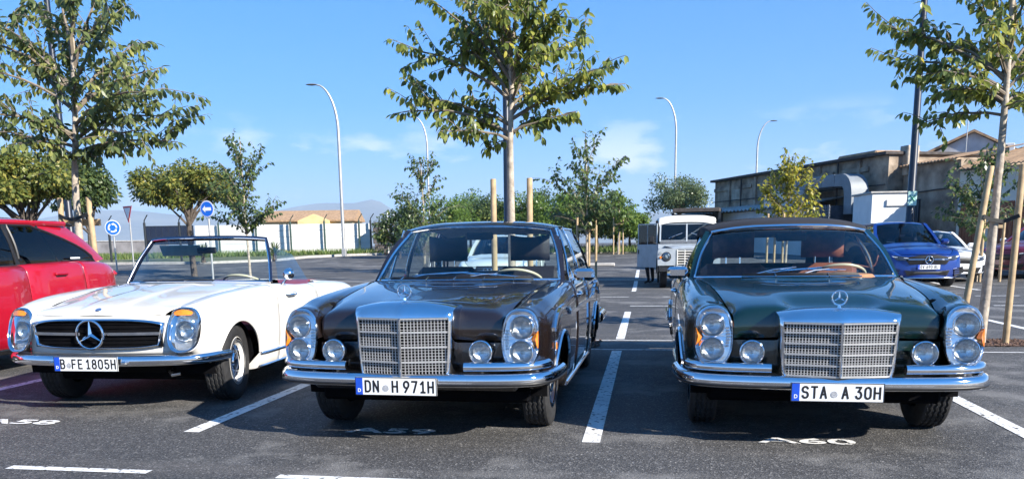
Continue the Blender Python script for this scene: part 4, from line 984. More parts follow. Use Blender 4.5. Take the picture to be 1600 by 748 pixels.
    for s in (-1, 1):      # door glass wound up
        mm = MIR if s < 0 else np.ones(3)
        P = coons([q*mm for q in (np.array([.775, 1.80, .90]), np.array([.785, 2.55, .885]))], [q*mm for q in (np.array([.64, 2.02, 1.26]), np.array([.67, 2.42, 1.18]))], [q*mm for q in (np.array([.775, 1.80, .90]), np.array([.64, 2.02, 1.26]))], [q*mm for q in (np.array([.785, 2.55, .885]), np.array([.67, 2.42, 1.18]))], 8, 8, (s*.01, 0, 0))
        if s > 0: MB().grid(P).build('door_window', glass('blue_tint_glass', (.70, .82, .92), 1.3), root)
    # cockpit
    MB().box((0, 2.35, .28), (1.4, 1.5, .08), b=.02).build('cockpit_floor', MATS['dark_carpet'], root)
    MB().grid(np.array([[(.715*t, y_+.17*t*t, z_) for t in np.linspace(-1, 1, 13)] for y_, z_ in ((1.55, .94), (1.66, .955), (1.74, .945), (1.77, .90), (1.76, .70))])).build('dashboard', MATS['dash_dark'], root, smooth=60)
    steering_wheel(root, (.35, 1.98, .905), .20)
    for x in (-.35, .35): headrest_seat('seat', root, x, 2.02, .34, redlea, .52, .42, False)
    for s in (-1, 1): MB().box((s*.745, 2.25, .62), (.04, 1.25, .48), b=.01).build('door_trim', redlea, root)
    MB().grid(np.array([[(.70*t, y_, z_) for t in np.linspace(-1, 1, 9)] for y_, z_ in ((2.60, .62), (2.66, .86), (2.80, .905), (3.0, .905))])).build('top_cover', redlea, root, smooth=70)
    MB().box((0, 2.80, .80), (1.36, .34, .06), b=.02).build('rear_shelf', redlea, root)
    for (x, y) in ((.725, yf), (-.725, yf), (.735, yr), (-.735, yr)):
        tyre_wheel(root, x, y, .325, .19, .188, 'classic', 1 if x > 0 else -1, R(8) if y == yf else 0, capcol=white)
    return G
roadster(ROAD)
# ------------------------------------------------------------------ present-day cars
def modern(root, M):
    L_, hw, H = M['L'], M['hw'], M['H']; pa = M['paint']; hz = M['hood']; bz = M['belt']; yf = M['yf']; yr = M['yr']; k = hw/.92
    rad = M.get('rad', .345); glass_ = M.get('glass', tintg); ins = []
    def ring(y, fx, zt, lo=.20, nose=0):
        X = [.74, .88, .975, 1.0, .992, .965, .925, .87, .80]; Z = [lo, lo+.02, lo+.16, lo+(zt-lo)*.45, lo+(zt-lo)*.68, zt-.085, zt-.028, zt-.006, zt]
        return [(x*hw*fx, y+(.16*nose*(j/8)**2), z) for j, (x, z) in enumerate(zip(X, Z))]
    yw = M['yw']; yw1 = M['yw1']; yr1 = M['yr1']; yr2 = M['yr2']; ft = M.get('flare', 1.0)
    rings = [ring(.10, .78, hz-.20, .24, .6), ring(.20, .90, hz-.13, .22, .6), ring(.42, .975, hz-.065, .21, .5), ring(yf, 1.0*ft, hz-.02, .20, .2), ring(yw, .995, bz-.005, .20), ring((yw+yr)/2, .985, bz+.01, .20), ring(yr, 1.005*ft, bz+.045, .21), ring(L_-.42, .965, bz+.03, .24), ring(L_-.14, .88, bz-.01, .28), ring(L_-.05, .78, bz-.05, .32)]
    ar = rad+.045; arches = [(yf, rad, ar), (yr, rad, ar)]
    ys = [yc+ar*math.cos(t) for yc, _, _ in arches for t in np.linspace(.0001, math.pi-.0001, 25)]
    G, ri, ci = loft(rings, 4, 3, ys=ys); jt = ci[5]; G = arch_cut(G, jt, arches); yy = G[:, jt//2, 1]
    iy = lambda y: int(np.argmin(abs(yy-y)))
    ymid = M.get('ymid', (yw+.55+yr)/2+.05); n = G.shape[0]-1
    cuts = [0, iy(yw+.12), iy(ymid), iy(yr-.02), n]
    for s in (-1, 1):
        mm = MIR if s < 0 else np.ones(3)
        for a, b_, nm in zip(cuts[:-1], cuts[1:], ('front_fender', 'front_door', 'rear_door', 'rear_fender')):
            o = panel(nm, G[a:b_+1], pa, root, (int(a > 0), int(b_ < n), 0, 0), s, flip=True)
            if 'door' in nm:
                q = G[b_-(3 if nm[0] == 'f' else 7), ci[5]-1]*mm
                MB().box(q+np.array([s*.012, -.10, -.02]), (.035, .20, .035), b=.012).build('door_handle', pa, o); MB().box(q+np.array([s*.002, -.10, -.03]), (.018, .16, .05), b=.006).build('handle_recess', blackp, o)
        arch_trim('arch_cladding', root, G, jt, arches, M.get('clad', blackp), M.get('cladr', .025), s, -.008)
        MB().tube([(G[i, ci[1]]+np.array([.0, 0, .03]))*mm for i in range(iy(yf+ar+.02), iy(yr-ar-.02), 2)], .05, 8).build('sill_cladding', M.get('clad', blackp), root)
    Gi = G.copy(); Gi[..., 0] -= .02; Gi[..., 2] -= .015*np.clip((Gi[..., 2]-.8)/.1, 0, 1); MB().grid(Gi[iy(.5):iy(L_-.3)], True).grid(Gi[iy(.5):iy(L_-.3)]*MIR, False).build('inner_shell', blackm, root)
    wheel_well(root, arches, hw*.93, hw*.5)
    T = np.linspace(-1, 1, 21)
    # front and rear faces
    for nm, r_, b_ in (('front_fascia', G[0], -.13), ('tailgate', G[-1], .07)):
        P = np.array([[(p[0]*t, p[1]+b_*(1-abs(t)**2.4)*(1 if nm[0] == 'f' else 1), p[2]) for t in T] for p in r_]); MB().grid(P, nm[0] == 't').build(nm, pa, root, smooth=60)
    # hood
    rows = []
    for i in range(0, iy(yw)+1, 2):
        e_ = G[i, ci[8]]; f = i/iy(yw); rows.append([(e_[0]*t, e_[1]-.13*(1-abs(t)**2.4)*(1-f)-.16*f*(1-t*t), e_[2]+.055*(1-t*t)*(.4+.6*f)+.012*math.exp(-((abs(t)-.62)/.1)**2)*f) for t in T])
    panel('hood', np.array(rows), pa, root, (1, 0, 1, 1))
    MB().box((0, L_/2, .26), (hw*1.5, L_-1.0, .10), b=.03).build('underbody', blackm, root); MB().box((0, yf+.05, .50), (hw*1.05, 1.1, .45), b=.05).build('engine_bay', blackm, root)
    # greenhouse
    rw = M.get('rw', .66)*hw; bw_ = .815*hw
    A = lambda y, t: np.array([bw_*(1-t)+(rw+.02)*t+.03*math.sin(math.pi*t), y, (bz-.005+.03*(y-yw)/(yr2-yw))*(1-t)+(H-.075)*t])
    rc = []
    for y_, zc, w_ in ((yw1, H-.06, rw-.03), (yw1+.08, H-.03, rw-.005), (yw1+.5, H-.002, rw+.02), ((yw1+yr1)/2+.2, H, rw+.02), (yr1-.3, H-.02, rw), (yr1, H-.06, rw-.03), (yr1+.05, H-.085, rw-.05)):
        rc.append([(w_*t, y_+.10*t*t*(y_ < yw1+.3), zc-.055*abs(t)**3-.02*(abs(t) > .99)) for t in (-1, -.95, -.8, -.4, 0, .4, .8, .95, 1)])
    RG, _, _ = loft(rc, 3, 3); MB().grid(RG).build('roof', pa, root, smooth=60)
    MB().grid(RG*np.array([.97, 1, 1])-np.array([0, 0, .03])).build('headliner', blackm, root)
    wb = [(bw_*.97*t, yw-.12+.24*t*t, bz+.035-.04*t*t) for t in T]; wt = [((rw-.02)*t, yw1+.10*t*t-.01, H-.055-.045*abs(t)**3) for t in T]
    MB().grid(coons(wb, wt, [wb[0], wt[0]], [wb[-1], wt[-1]], 21, 8, (0, -.03, .02))).build('windscreen', M.get('screen', glass_), root)
    rb = [(bw_*.90*t, yr2+.05-.10*t*t, bz+.05) for t in T]; rt = [((rw-.05)*t, yr1+.05-.04*t*t, H-.075-.035*abs(t)**3) for t in T]
    MB().grid(coons(rb, rt, [rb[0], rt[0]], [rb[-1], rt[-1]], 21, 8, (0, .03, .02)), True).build('rear_window', glass_, root)
    for s in (-1, 1):
        mm = MIR if s < 0 else np.ones(3)
        yb0, yt0 = yw+.14, yw1+.18; ye, yt = M.get('wend', yr2-.35), M.get('wtop', yr1-.25); yB = ymid
        pf = lambda y: y
        for nm, a, b_, c, d in (('front_window', yb0+.02, yB-.03, yt0, yB-.05), ('rear_window_side', yB+.03, ye, yB+.02, yt)):
            bot = [A(y, .0)*mm for y in np.linspace(a, b_, 7)]; top = [A(y, .93)*mm for y in np.linspace(c, d, 7)]
            lf = [A(a+(c-a)*t, .93*t)*mm for t in np.linspace(0, 1, 7)]; rt_ = [A(b_+(d-b_)*t**(1.6 if nm[0] == 'r' else 1), .93*t)*mm for t in np.linspace(0, 1, 7)]
            o = MB().grid(coons(bot, top, lf, rt_, 7, 7)).build(nm, glass_, root)
            MB().tube(bot+rt_[1:]+top[::-1][1:]+lf[::-1][1:-1], .014, 6, closed=True).build('window_frame', M.get('frame', blackp), o)
        if M.get('quarter'):
            q0 = ye-.62; MB().tube([A(q0, 0)*mm, A(q0-.18, .93)*mm], .014, 6).build('window_divider', blackp, root)
        # pillars
        MB().tube([A(yw+.06, -.02)*mm, A((yw+yw1)/2+.12, .47)*mm, A(yw1+.12, .97)*mm], .035, 8, sec=[(.04, -.02), (.04, .02), (-.04, .02), (-.04, -.02)]).build('windscreen_pillar', pa, root)
        MB().tube([A(yB, 0)*mm, A(yB-.01, .95)*mm], .03, 8, sec=[(.035, -.012), (.035, .012), (-.035, .012), (-.035, -.012)]).build('door_pillar', blackp, root)
        e0 = [A(ye+.005, .0), A(ye+(yt-ye)*.33, .47), A(yt+.005, .95)]; f0 = [np.array([bw_*.93, yr2+.04, bz+.05]), np.array([(bw_*.93+rw)/2+.01, (yr1+yr2)/2+.03, (bz+H)/2]), np.array([rw-.02, yr1+.03, H-.09])]
        MB().grid(coons([e0[0]*mm, f0[0]*mm], [e0[2]*mm, f0[2]*mm], [q*mm for q in e0], [q*mm for q in f0], 8, 8, (s*.02, 0, 0)), s < 0).build('rear_pillar', pa, root, smooth=60)
        MB().tube([(A(y, 1.0)+np.array([0, 0, .0]))*mm for y in np.linspace(yw1+.12, yr1+.0, 10)], .03, 6).build('roof_rail_edge', pa, root)
        if M.get('rails'): MB().tube([np.array([rw-.03, y, H+.005-.05*abs((y-(yw1+yr1)/2)/1.0)**2])*mm for y in np.linspace(yw1+.35, yr1-.15, 10)], .016, 6).build('roof_rail', blackp, root)
        m_ = MB().box((s*(hw+.06), yw+.32, bz+.06), (.20, .12, .13), b=.045).build('door_mirror', M.get('mirror', pa), root, smooth=70); MB().box((s*(hw-.06), yw+.33, bz+.01), (.12, .06, .04), b=.01).build('mirror_foot', blackp, m_)
        # lamps
        e_ = G[iy(.24), ci[6]]
        hl = np.array([[ (s*hw*x, y, z) for x, y, z in r_] for r_ in M['lamp']])
        lo = MB().grid(loft(hl, 3, 3)[0], s < 0).build('headlamp', pm('lamp_dark', (.05, .055, .065), .12, .3, 1, noise=(60, .6)), root, smooth=60)
        c_ = hl.mean((0, 1)); MB().tube([hl[1, 0]+np.array([0, -.012, 0]), hl[1, len(hl[1])//2]+np.array([0, -.012, 0]), hl[1, -1]+np.array([0, -.012, 0])], .012, 6).build('daytime_light', pm('lamp_white', (.85, .87, .9), .3, noise=(60, .1)), lo)
        tz = bz-.13; MB().box((s*hw*.70, L_-.115, tz), (.30, .12, .08), b=.035).build('tail_lamp', redl, root, smooth=70)
    # cabin
    MB().box((0, (yw+yr2)/2, .45), (hw*1.6, yr2-yw-.2, .08), b=.02).build('cabin_floor', blackm, root)
    MB().box((0, yw+.35, bz-.10), (hw*1.56, .45, .22), b=.07).build('dashboard', blackp, root)
    for x in (-.38, .38): headrest_seat('seat', root, x, yw+1.05, .46, MATS['dark_seat'], .5, .62, True, hw=.26, hh=.18)
    MB().box((0, yr-.02, .80), (1.25, .18, .55), b=.06).build('rear_seat', MATS['dark_seat'], root)
    for x, y in ((1, yf), (-1, yf), (1, yr), (-1, yr)): tyre_wheel(root, x*(hw-.12), y, rad, .215, rad-.105, 'alloy', x, capcol=M.get('rimc', dchrome))
    if M.get('spoiler'): MB().box((0, yr1+.14, H-.07), (rw*1.75, .30, .035), Matrix.Rotation(R(-6), 3, 'X'), b=.014).build('roof_spoiler', blackp, root)
    M['front'](root, M) if M.get('front') else None
def front_y(M, x): return .10-.13*(1-abs(x/(M['hw']*.74))**2.4)-.004
def fpatch(M, outline, d, name, mat, root, sm=0):
    """plate that follows the curved front; outline in (x,z)"""
    n = len(outline); cx = sum(p[0] for p in outline)/n; cz = sum(p[1] for p in outline)/n
    rings = [[(cx+(p[0]-cx)*f, front_y(M, min(abs(cx+(p[0]-cx)*f), M['hw']*.74))-d, cz+(p[1]-cz)*f) for p in outline] for f in (1, .75, .5, .25, .01)]
    back = [(p[0], front_y(M, min(abs(p[0]), M['hw']*.74))+.03, p[1]) for p in outline]
    return MB().grid(np.array([back]+rings), cv=True).build(name, mat, root, smooth=50, fix=True)
def front_blue(root, M):
    g = fpatch(M, [(-.50, .66), (-.44, .74), (-.2, .775), (.2, .775), (.44, .74), (.50, .66), (.42, .56), (-.42, .56)], .014, 'grille', blackp, root)
    for s in (-1, 1):
        for dz in (.02, -.0): MB().tube([(s*x, front_y(M, x)-.024, .665+dz) for x in np.linspace(.11, .46, 8)], .009, 6).build('grille_bar', chrome, g)
        fpatch(M, [(s*.62, .44), (s*.84, .50), (s*.86, .36), (s*.66, .27)][::s], .012, 'side_intake', blackp, root)
        for q in range(3): MB().tube([(s*.64, front_y(M, .62)-.02, .33+.05*q), (s*.82, front_y(M, .66)+.02, .37+.04*q)], .007, 6).build('intake_fin', pa_blue, root)
    star_mesh(MB(), (0, front_y(M, 0)-.03, .665), .088, tr=.11, depth=.1).build('grille_star', chrome, g)
    fpatch(M, [(-.52, .42), (.52, .42), (.46, .30), (-.46, .30)], .008, 'lower_grille', blackp, root)
    MB().tube([(x, front_y(M, min(abs(x), .66))-.02, .245) for x in np.linspace(-.60, .60, 15)], .02, 8).build('skid_plate', chrome, root)
    number_plate(root, (0, front_y(M, 0)-.035, .50), .52, .112, [('GV', -.15), ('690', .01), ('RL', .17)], .72, country='F', seal=False)
def front_audi(root, M):
    g = fpatch(M, [(-.42, .60), (-.36, .76), (.36, .76), (.42, .60), (.32, .36), (-.32, .36)], .014, 'grille', blackp, root)
    for q in range(7): MB().tube([(x, front_y(M, abs(x))-.02, .41+.05*q) for x in np.linspace(-.33, .33, 9)], .006, 5).build('grille_slat', dchrome, g)
    for k in (-1.5, -.5, .5, 1.5): MB().tube([(k*.088+.052*math.cos(t), front_y(M, 0)-.035, .66+.052*math.sin(t)) for t in np.linspace(0, 2*math.pi, 24, endpoint=False)], .008, 6, closed=True).build('badge_ring', chrome, g)
    for s in (-1, 1): fpatch(M, [(s*.56, .40), (s*.80, .46), (s*.82, .34), (s*.58, .27)][::s], .012, 'side_intake', blackp, root)
    number_plate(root, (0, front_y(M, 0)-.03, .44), .52, .112, [], .72, country='', seal=False)
def front_white(root, M):
    fpatch(M, [(-.50, .60), (-.40, .68), (.40, .68), (.50, .60), (.40, .52), (-.40, .52)], .012, 'grille', blackp, root)
    fpatch(M, [(-.62, .42), (.62, .42), (.52, .26), (-.52, .26)], .012, 'lower_grille', blackp, root)
    for s in (-1, 1): fpatch(M, [(s*.66, .46), (s*.84, .52), (s*.86, .36), (s*.68, .30)][::s], .012, 'side_intake', blackp, root)
lampA = [[(.50, .03, .74), (.66, .09, .755), (.80, .20, .78), (.90, .36, .815)], [(.49, .02, .70), (.66, .07, .71), (.81, .18, .735), (.91, .35, .785)], [(.52, .02, .655), (.66, .06, .655), (.79, .16, .675), (.90, .34, .75)]]
pa_blue = paint('blue_paint', (.006, .036, .22), .28, .25)
def gp(px, Y): p = at_y(px, 400, Y); return p.x
BLUE = thing('blue_crossover', 'bright blue crossover with star badge and French plate parked by the dark lamp post', 'car', (gp(1451, 22.3), 22.3, 0), R(3))
base = dict(L=4.42, hw=.915, H=1.61, hood=.98, belt=1.03, yf=.88, yr=3.61, yw=1.28, yw1=1.98, yr1=3.75, yr2=4.15, lamp=lampA, rimc=dchrome)
midg = glass('mid_tint_glass', (.28, .33, .38), 1.35)
modern(BLUE, dict(base, paint=pa_blue, front=front_blue, screen=midg, cladr=.03)); BLUE.scale = (1.05, 1.05, 1.075)
WHT = thing('white_hatchback', 'white modern car parked behind the tree stakes next to the blue crossover', 'car', (gp(1500, 24.6), 24.6, gz(0, 25)), R(4))
modern(WHT, dict(base, H=1.46, hood=.90, belt=.95, paint=paint('white_paint', (.78, .79, .80), .3), front=front_white, lamp=[[(x, y, z-.06) for x, y, z in r_] for r_ in lampA], screen=midg))
MAR = thing('maroon_crossover', 'dark red crossover with white roof and grey wheel arches by the house wall', 'car', (gp(1556, 26.5), 26.0, gz(0, 27)), R(-52))
modern(MAR, dict(base, H=1.56, L=4.2, yr=3.5, yr1=3.55, yr2=3.95, paint=paint('maroon_paint', (.14, .012, .03), .3), front=front_white, clad=pm('grey_cladding', (.10, .10, .105), .6, noise=(30, .2)), cladr=.05, mirror=platew, rails=True, screen=midg, glass=midg))
AUD = thing('pale_estate_car', 'pale silver car with four-ring badge seen through the windows of the brown saloon', 'car', (gp(768, 18.7), 18.7, 0), R(2))
modern(AUD, dict(base, H=1.50, hood=.93, belt=.98, paint=paint('pale_paint', (.62, .68, .66), .3), front=front_audi, lamp=[[(x, y, z-.03) for x, y, z in r_] for r_ in lampA], screen=midg))
RED = thing('red_crossover', 'glossy red crossover with dark side windows parked beside the white roadster', 'car', (-7.30, 4.95, 0), R(.5))
modern(RED, dict(base, L=4.45, hw=.92, H=1.63, belt=1.09, hood=1.04, yr2=4.22, yr1=3.70, wend=4.02, wtop=3.12, paint=paint('red_paint', (.42, .006, .022), .28, .2), front=front_white, rails=False, quarter=True, spoiler=True, rad=.35))
MB().box((.792, 3.62, 1.165), (.004, .16, .018), Matrix.Rotation(R(-9), 3, 'Y'), b=.001).build('window_sticker', platew, RED)
# ------------------------------------------------------------------ old grey off-roader with its door open
OFF = thing('off_road_car', 'pale grey old off-road car with white roof and its door standing open', 'car', (gp(1077, 22.6), 22.6, 0), R(1))
def offroad(root):
    gy_ = pm('faded_grey_paint', (.36, .40, .43), .45, 0, .3, noise=(6, .12)); wh = pm('roof_white', (.72, .70, .64), .5, noise=(5, .1)); dk = blackp
    # wings with rounded outer shoulders
    for s in (-1, 1):
        w_ = MB(); prof = [(.36, .62), (.83, .62), (.835, .95), (.82, 1.04), (.77, 1.075), (.36, 1.085)]
        w_.prism([(s*a, b) for a, b in prof][::s], ((0, .14, 0), (1, 0, 0), (0, 0, 1)), -1.05); o = w_.build('wing', gy_, root, smooth=35, fix=True)
        ar = MB(); th = np.linspace(0, math.pi, 14); ar.prism([(.72+.42*math.cos(t)-.0, .40+.42*math.sin(t)) for t in th], ((s*.838, 0, 0), (0, 1, 0), (0, 0, 1)), .006*s); ar.build('wheel_arch', blackm, root, fix=True)
        l = round_lamp('headlamp', root, (s*.60, .115, .86), .088, (0, -1, 0), .012, .06)
        MB().lathe([(.13, .0), (.125, .015), (.10, .02)], (s*.60, .14, .86), (0, -1, 0), 28).build('lamp_surround', dk, l)
        for dz, mt in ((.10, lensg), (-.04, amber)):
            MB().lathe([(.034, 0), (.032, .02), (.02, .035), (0, .038)], (s*.76, .14, .87+dz*.8), (0, -1, 0), 20).build('side_lamp' if dz > 0 else 'indicator_lamp', mt, root)
    # bonnet
    T = np.linspace(-1, 1, 13)
    P = np.array([[(hw_*t, y, z-.035*abs(t)**3) for t in T] for y, hw_, z in ((.30, .42, 1.00), (.28, .43, 1.09), (.34, .44, 1.125), (.8, .53, 1.155), (1.22, .62, 1.18))]); MB().grid(P).build('bonnet', gy_, root, smooth=50)
    # grille panel
    MB().box((0, .33, .82), (.78, .06, .50), b=.01).build('grille_panel', gy_, root)
    gr = MB().box((0, .295, .83), (.60, .02, .40), b=.004).build('grille', blackm, root)
    for q in range(6): MB().box((.0, .278, .66+.068*q), (.60, .018, .026), b=.006).build('grille_bar', wh, gr)
    for x in (-.30, -.1, .30): MB().box((x, .274, .83), (.022, .022, .42), b=.005).build('grille_upright', wh, gr)
    MB().box((0, .06, .52), (1.62, .10, .13), b=.012).build('front_bumper', pm('dark_steel', (.03, .032, .036), .5, .4, noise=(20, .3)), root)
    for s in (-1, 1): MB().box((s*.42, 1.4, .52), (.09, 2.8, .14), b=.01).build('chassis_rail', blackm, root)
    MB().box((0, .72, .36), (1.30, .10, .10), b=.03).build('front_axle', blackm, root); MB().box((0, .75, .75), (.7, .8, .5), b=.02).build('engine', blackm, root)
    # bulkhead, tub, cab
    MB().box((0, 1.235, .92), (1.60, .06, .56), b=.01).build('bulkhead', gy_, root)
    MB().box((0, 1.21, 1.24), (1.50, .03, .10), b=.01).build('vent_flap', pm('vent_dark', (.12, .13, .145), .5, noise=(20, .2)), root)
    MB().box((0, 2.95, .80), (1.66, 1.5, .62), b=.02).build('rear_tub', gy_, root); MB().box((0, 1.75, .56), (1.50, 1.0, .10)).build('cab_floor', blackm, root)
    for s in (-1, 1):
        MB().box((s*.40, 1.95, .86), (.44, .46, .14), b=.04).build('seat', MATS['dark_seat'], root); MB().box((s*.40, 2.16, 1.16), (.44, .12, .50), b=.04).build('seat_back', MATS['dark_seat'], root)
    # windscreen: two panes
    tilt = .10
    fr = MB()
    def wp(x, t): return (x, 1.22+tilt*t, 1.28+.47*t)
    for x in (-.74, 0, .74): MB().tube([wp(x, -.04), wp(x*.985, 1.02)], .02, 6, sec=[(.024, -.02), (.024, .02), (-.024, .02), (-.024, -.02)]).build('windscreen_post', gy_, root)
    MB().tube([wp(-.76, 0), wp(.76, 0)], .02, 6).build('windscreen_rail', gy_, root); MB().tube([wp(-.74, 1), wp(.74, 1)], .02, 6).build('windscreen_rail', gy_, root)
    for s in (-1, 1):
        MB().grid(np.array([[wp(s*.02, .03), wp(s*.72, .03)], [wp(s*.02, .98), wp(s*.71, .98)]])).build('windscreen_pane', midg, root, smooth=0)
        wiper(root, (s*.45, 1.21, 1.30), (s*.30, 1.235, 1.44), (s*.50, 1.24, 1.36), (s*.12, 1.26, 1.50), blackp)
    # roof with rounded edges
    rc = [[(w_*t, y, z-.085*abs(t)**3.5-(.05 if abs(t) > .999 else 0)) for t in (-1, -.97, -.85, -.5, 0, .5, .85, .97, 1)] for y, w_, z in ((1.27, .76, 1.80), (1.29, .79, 1.92), (1.40, .81, 1.985), (2.4, .82, 2.01), (3.55, .81, 1.99), (3.68, .78, 1.93), (3.70, .75, 1.80))]
    MB().grid(loft(rc, 3, 3)[0]).build('roof', wh, root, smooth=60)
    for s in (-1, 1):
        MB().box((s*.79, 3.0, 1.45), (.03, 1.36, .70), b=.008).build('side_panel', gy_, root); w_ = MB().box((s*.80, 3.0, 1.55), (.025, .95, .34), b=.006).build('side_window', tintg, root)
        MB().box((s*.79, 2.28, 1.42), (.04, .08, .78), b=.008).build('door_pillar', gy_, root)
    MB().box((0, 3.69, 1.2), (1.6, .04, 1.2), b=.01).build('rear_door', gy_, root)
    # doors: image-right one shut, image-left one open at right angles
    def door(root_, ang, s, nm):
        d = bpy.data.objects.new(nm, None)
        g_ = MB().box((0, .44, .86), (.045, .88, .66), b=.012).build(nm, gy_, root_)
        g_.location = (s*.80, 1.27, 0); g_.rotation_euler = (0, 0, ang)
        for y0, y1 in ((.02, .06), (.82, .86)): MB().box((0, (y0+y1)/2, 1.47), (.03, .04, .58), b=.006).build('door_frame', gy_, g_)
        MB().box((0, .44, 1.755), (.03, .84, .035), b=.006).build('door_frame', gy_, g_)
        MB().box((0, .44, 1.46), (.006, .78, .54)).build('door_window', midg, g_, smooth=0); MB().box((-s*.0, .44, 1.46), (.012, .02, .54)).build('window_divider', gy_, g_)
        MB().box((s*.03, .80, .98), (.03, .03, .12), b=.006).build('door_handle', blackp, g_)
        return g_
    door(root, 0, 1, 'door'); dd = door(root, R(40), -1, 'door'); dd['label'] = 'front door swung wide open'
    MB().box((-.98, 1.16, 1.34), (.14, .03, .17), b=.02).build('door_mirror', blackp, root); MB().tube([(-.82, 1.22, 1.20), (-.97, 1.17, 1.26)], .01, 6).build('mirror_arm', blackp, root)
    for x, y in ((.66, .72), (-.66, .72), (.66, 2.95), (-.66, 2.95)):
        w_ = tyre_wheel(root, x, y, .39, .20, .21, 'classic', 1 if x > 0 else -1, capcol=gy_)
offroad(OFF)
# ------------------------------------------------------------------ person behind the open door
def person(root):
    J = {'pelvis': (0, 0, .95), 'spine': (0, .02, 1.15), 'chest': (0, .02, 1.36), 'neck': (0, 0, 1.50), 'head': (0, -.02, 1.60), 'crown': (0, -.01, 1.72),
         'hl': (-.10, 0, .90), 'kl': (-.11, -.02, .50), 'al': (-.11, .02, .09), 'tl': (-.12, -.14, .035), 'hr': (.10, 0, .90), 'kr': (.11, -.05, .50), 'ar': (.12, .03, .09), 'tr': (.13, -.13, .035),
         'sl': (-.18, .01, 1.42), 'el': (-.25, .02, 1.14), 'wl': (-.20, -.16, .98), 'sr': (.18, .01, 1.42), 'er': (.27, -.06, 1.16), 'wr': (.24, -.28, 1.12)}
    rad = dict(pelvis=.15, spine=.135, chest=.15, neck=.06, head=.085, crown=.07, hl=.095, kl=.065, al=.045, tl=.035, hr=.095, kr=.065, ar=.045, tr=.035, sl=.07, el=.045, wl=.03, sr=.07, er=.045, wr=.03)
    E_ = [('pelvis', 'spine'), ('spine', 'chest'), ('chest', 'neck'), ('neck', 'head'), ('head', 'crown')]+[(a+s, b+s) for s in 'lr' for a, b in (('h', 'k'), ('k', 'a'), ('a', 't'), ('s', 'e'), ('e', 'w'))]+[('pelvis', 'h'+s) for s in 'lr']+[('chest', 's'+s) for s in 'lr']
    for s, wx in (('l', (-.20, -.16, .98)), ('r', (.24, -.28, 1.12))):
        w0 = np.array(wx); dirn = nrm(w0-np.array(J['e'+s]))
        for i in range(5):
            f0 = f's{s}{i}'; f1 = f't{s}{i}'; off = np.array([(i-2)*.018, 0, .01*(i == 0)]); ln = (.07, .09, .10, .09, .075)[i]
            J[f0] = tuple(w0+dirn*.06+off); J[f1] = tuple(w0+dirn*(.06+ln)+off*1.2+np.array([0, 0, -.015])); rad[f0] = .010; rad[f1] = .007; E_ += [('w'+s, f0), (f0, f1)]
    names = list(J); idx = {n: i for i, n in enumerate(names)}
    me = bpy.data.meshes.new('person_body'); me.from_pydata([J[n] for n in names], [(idx[a], idx[b]) for a, b in E_], [])
    o = bpy.data.objects.new('body', me); col.objects.link(o)
    o.modifiers.new('skin', 'SKIN'); 
    if not me.skin_vertices: pass
    for i, n in enumerate(names): me.skin_vertices[0].data[i].radius = (rad[n], rad[n]*(.75 if n in ('pelvis', 'spine', 'chest') else 1))
    me.skin_vertices[0].data[idx['pelvis']].use_root = True
    sb = o.modifiers.new('sub', 'SUBSURF'); sb.levels = 2; sb.render_levels = 2
    bpy.context.view_layer.update(); m2 = bpy.data.meshes.new_from_object(o.evaluated_get(bpy.context.evaluated_depsgraph_get())); bpy.data.objects.remove(o)
    m2.shade_smooth()
    cloth = pm('navy_trousers', (.012, .014, .022), .85, noise=(40, .3)); jac = pm('dark_jacket', (.025, .028, .035), .8, noise=(30, .3)); skin = pm('skin', (.45, .27, .19), .5, noise=(20, .08)); shoe = pm('dark_shoe', (.012, .011, .011), .5, noise=(30, .2))
    m2.materials.clear()
    for q in (jac, cloth, skin, shoe): m2.materials.append(q)
    for p in m2.polygons:
        z = p.center.z; hand = (p.center.y < -.17 and .85 < z < 1.2 and abs(p.center.x) > .1)
        p.material_index = 2 if (z > 1.5 or hand) else 0 if z > .92 else 1 if z > .10 else 3
    b = link('body', m2, root)
    MB().lathe([(.0, .125), (.05, .115), (.082, .075), (.095, .02), (.09, -.03), (.078, -.05)], (0, .012, 1.645), (0, .25, 1), 20).build('hair', pm('dark_hair', (.02, .015, .012), .7, noise=(80, .4)), root)
pp = OFF.matrix_world
PER = thing('person', 'person in dark clothes standing behind the open door of the off-road car', 'person', (gp(1016.5, 24.95), 24.95, gz(0, 24.95)), R(235))
person(PER)
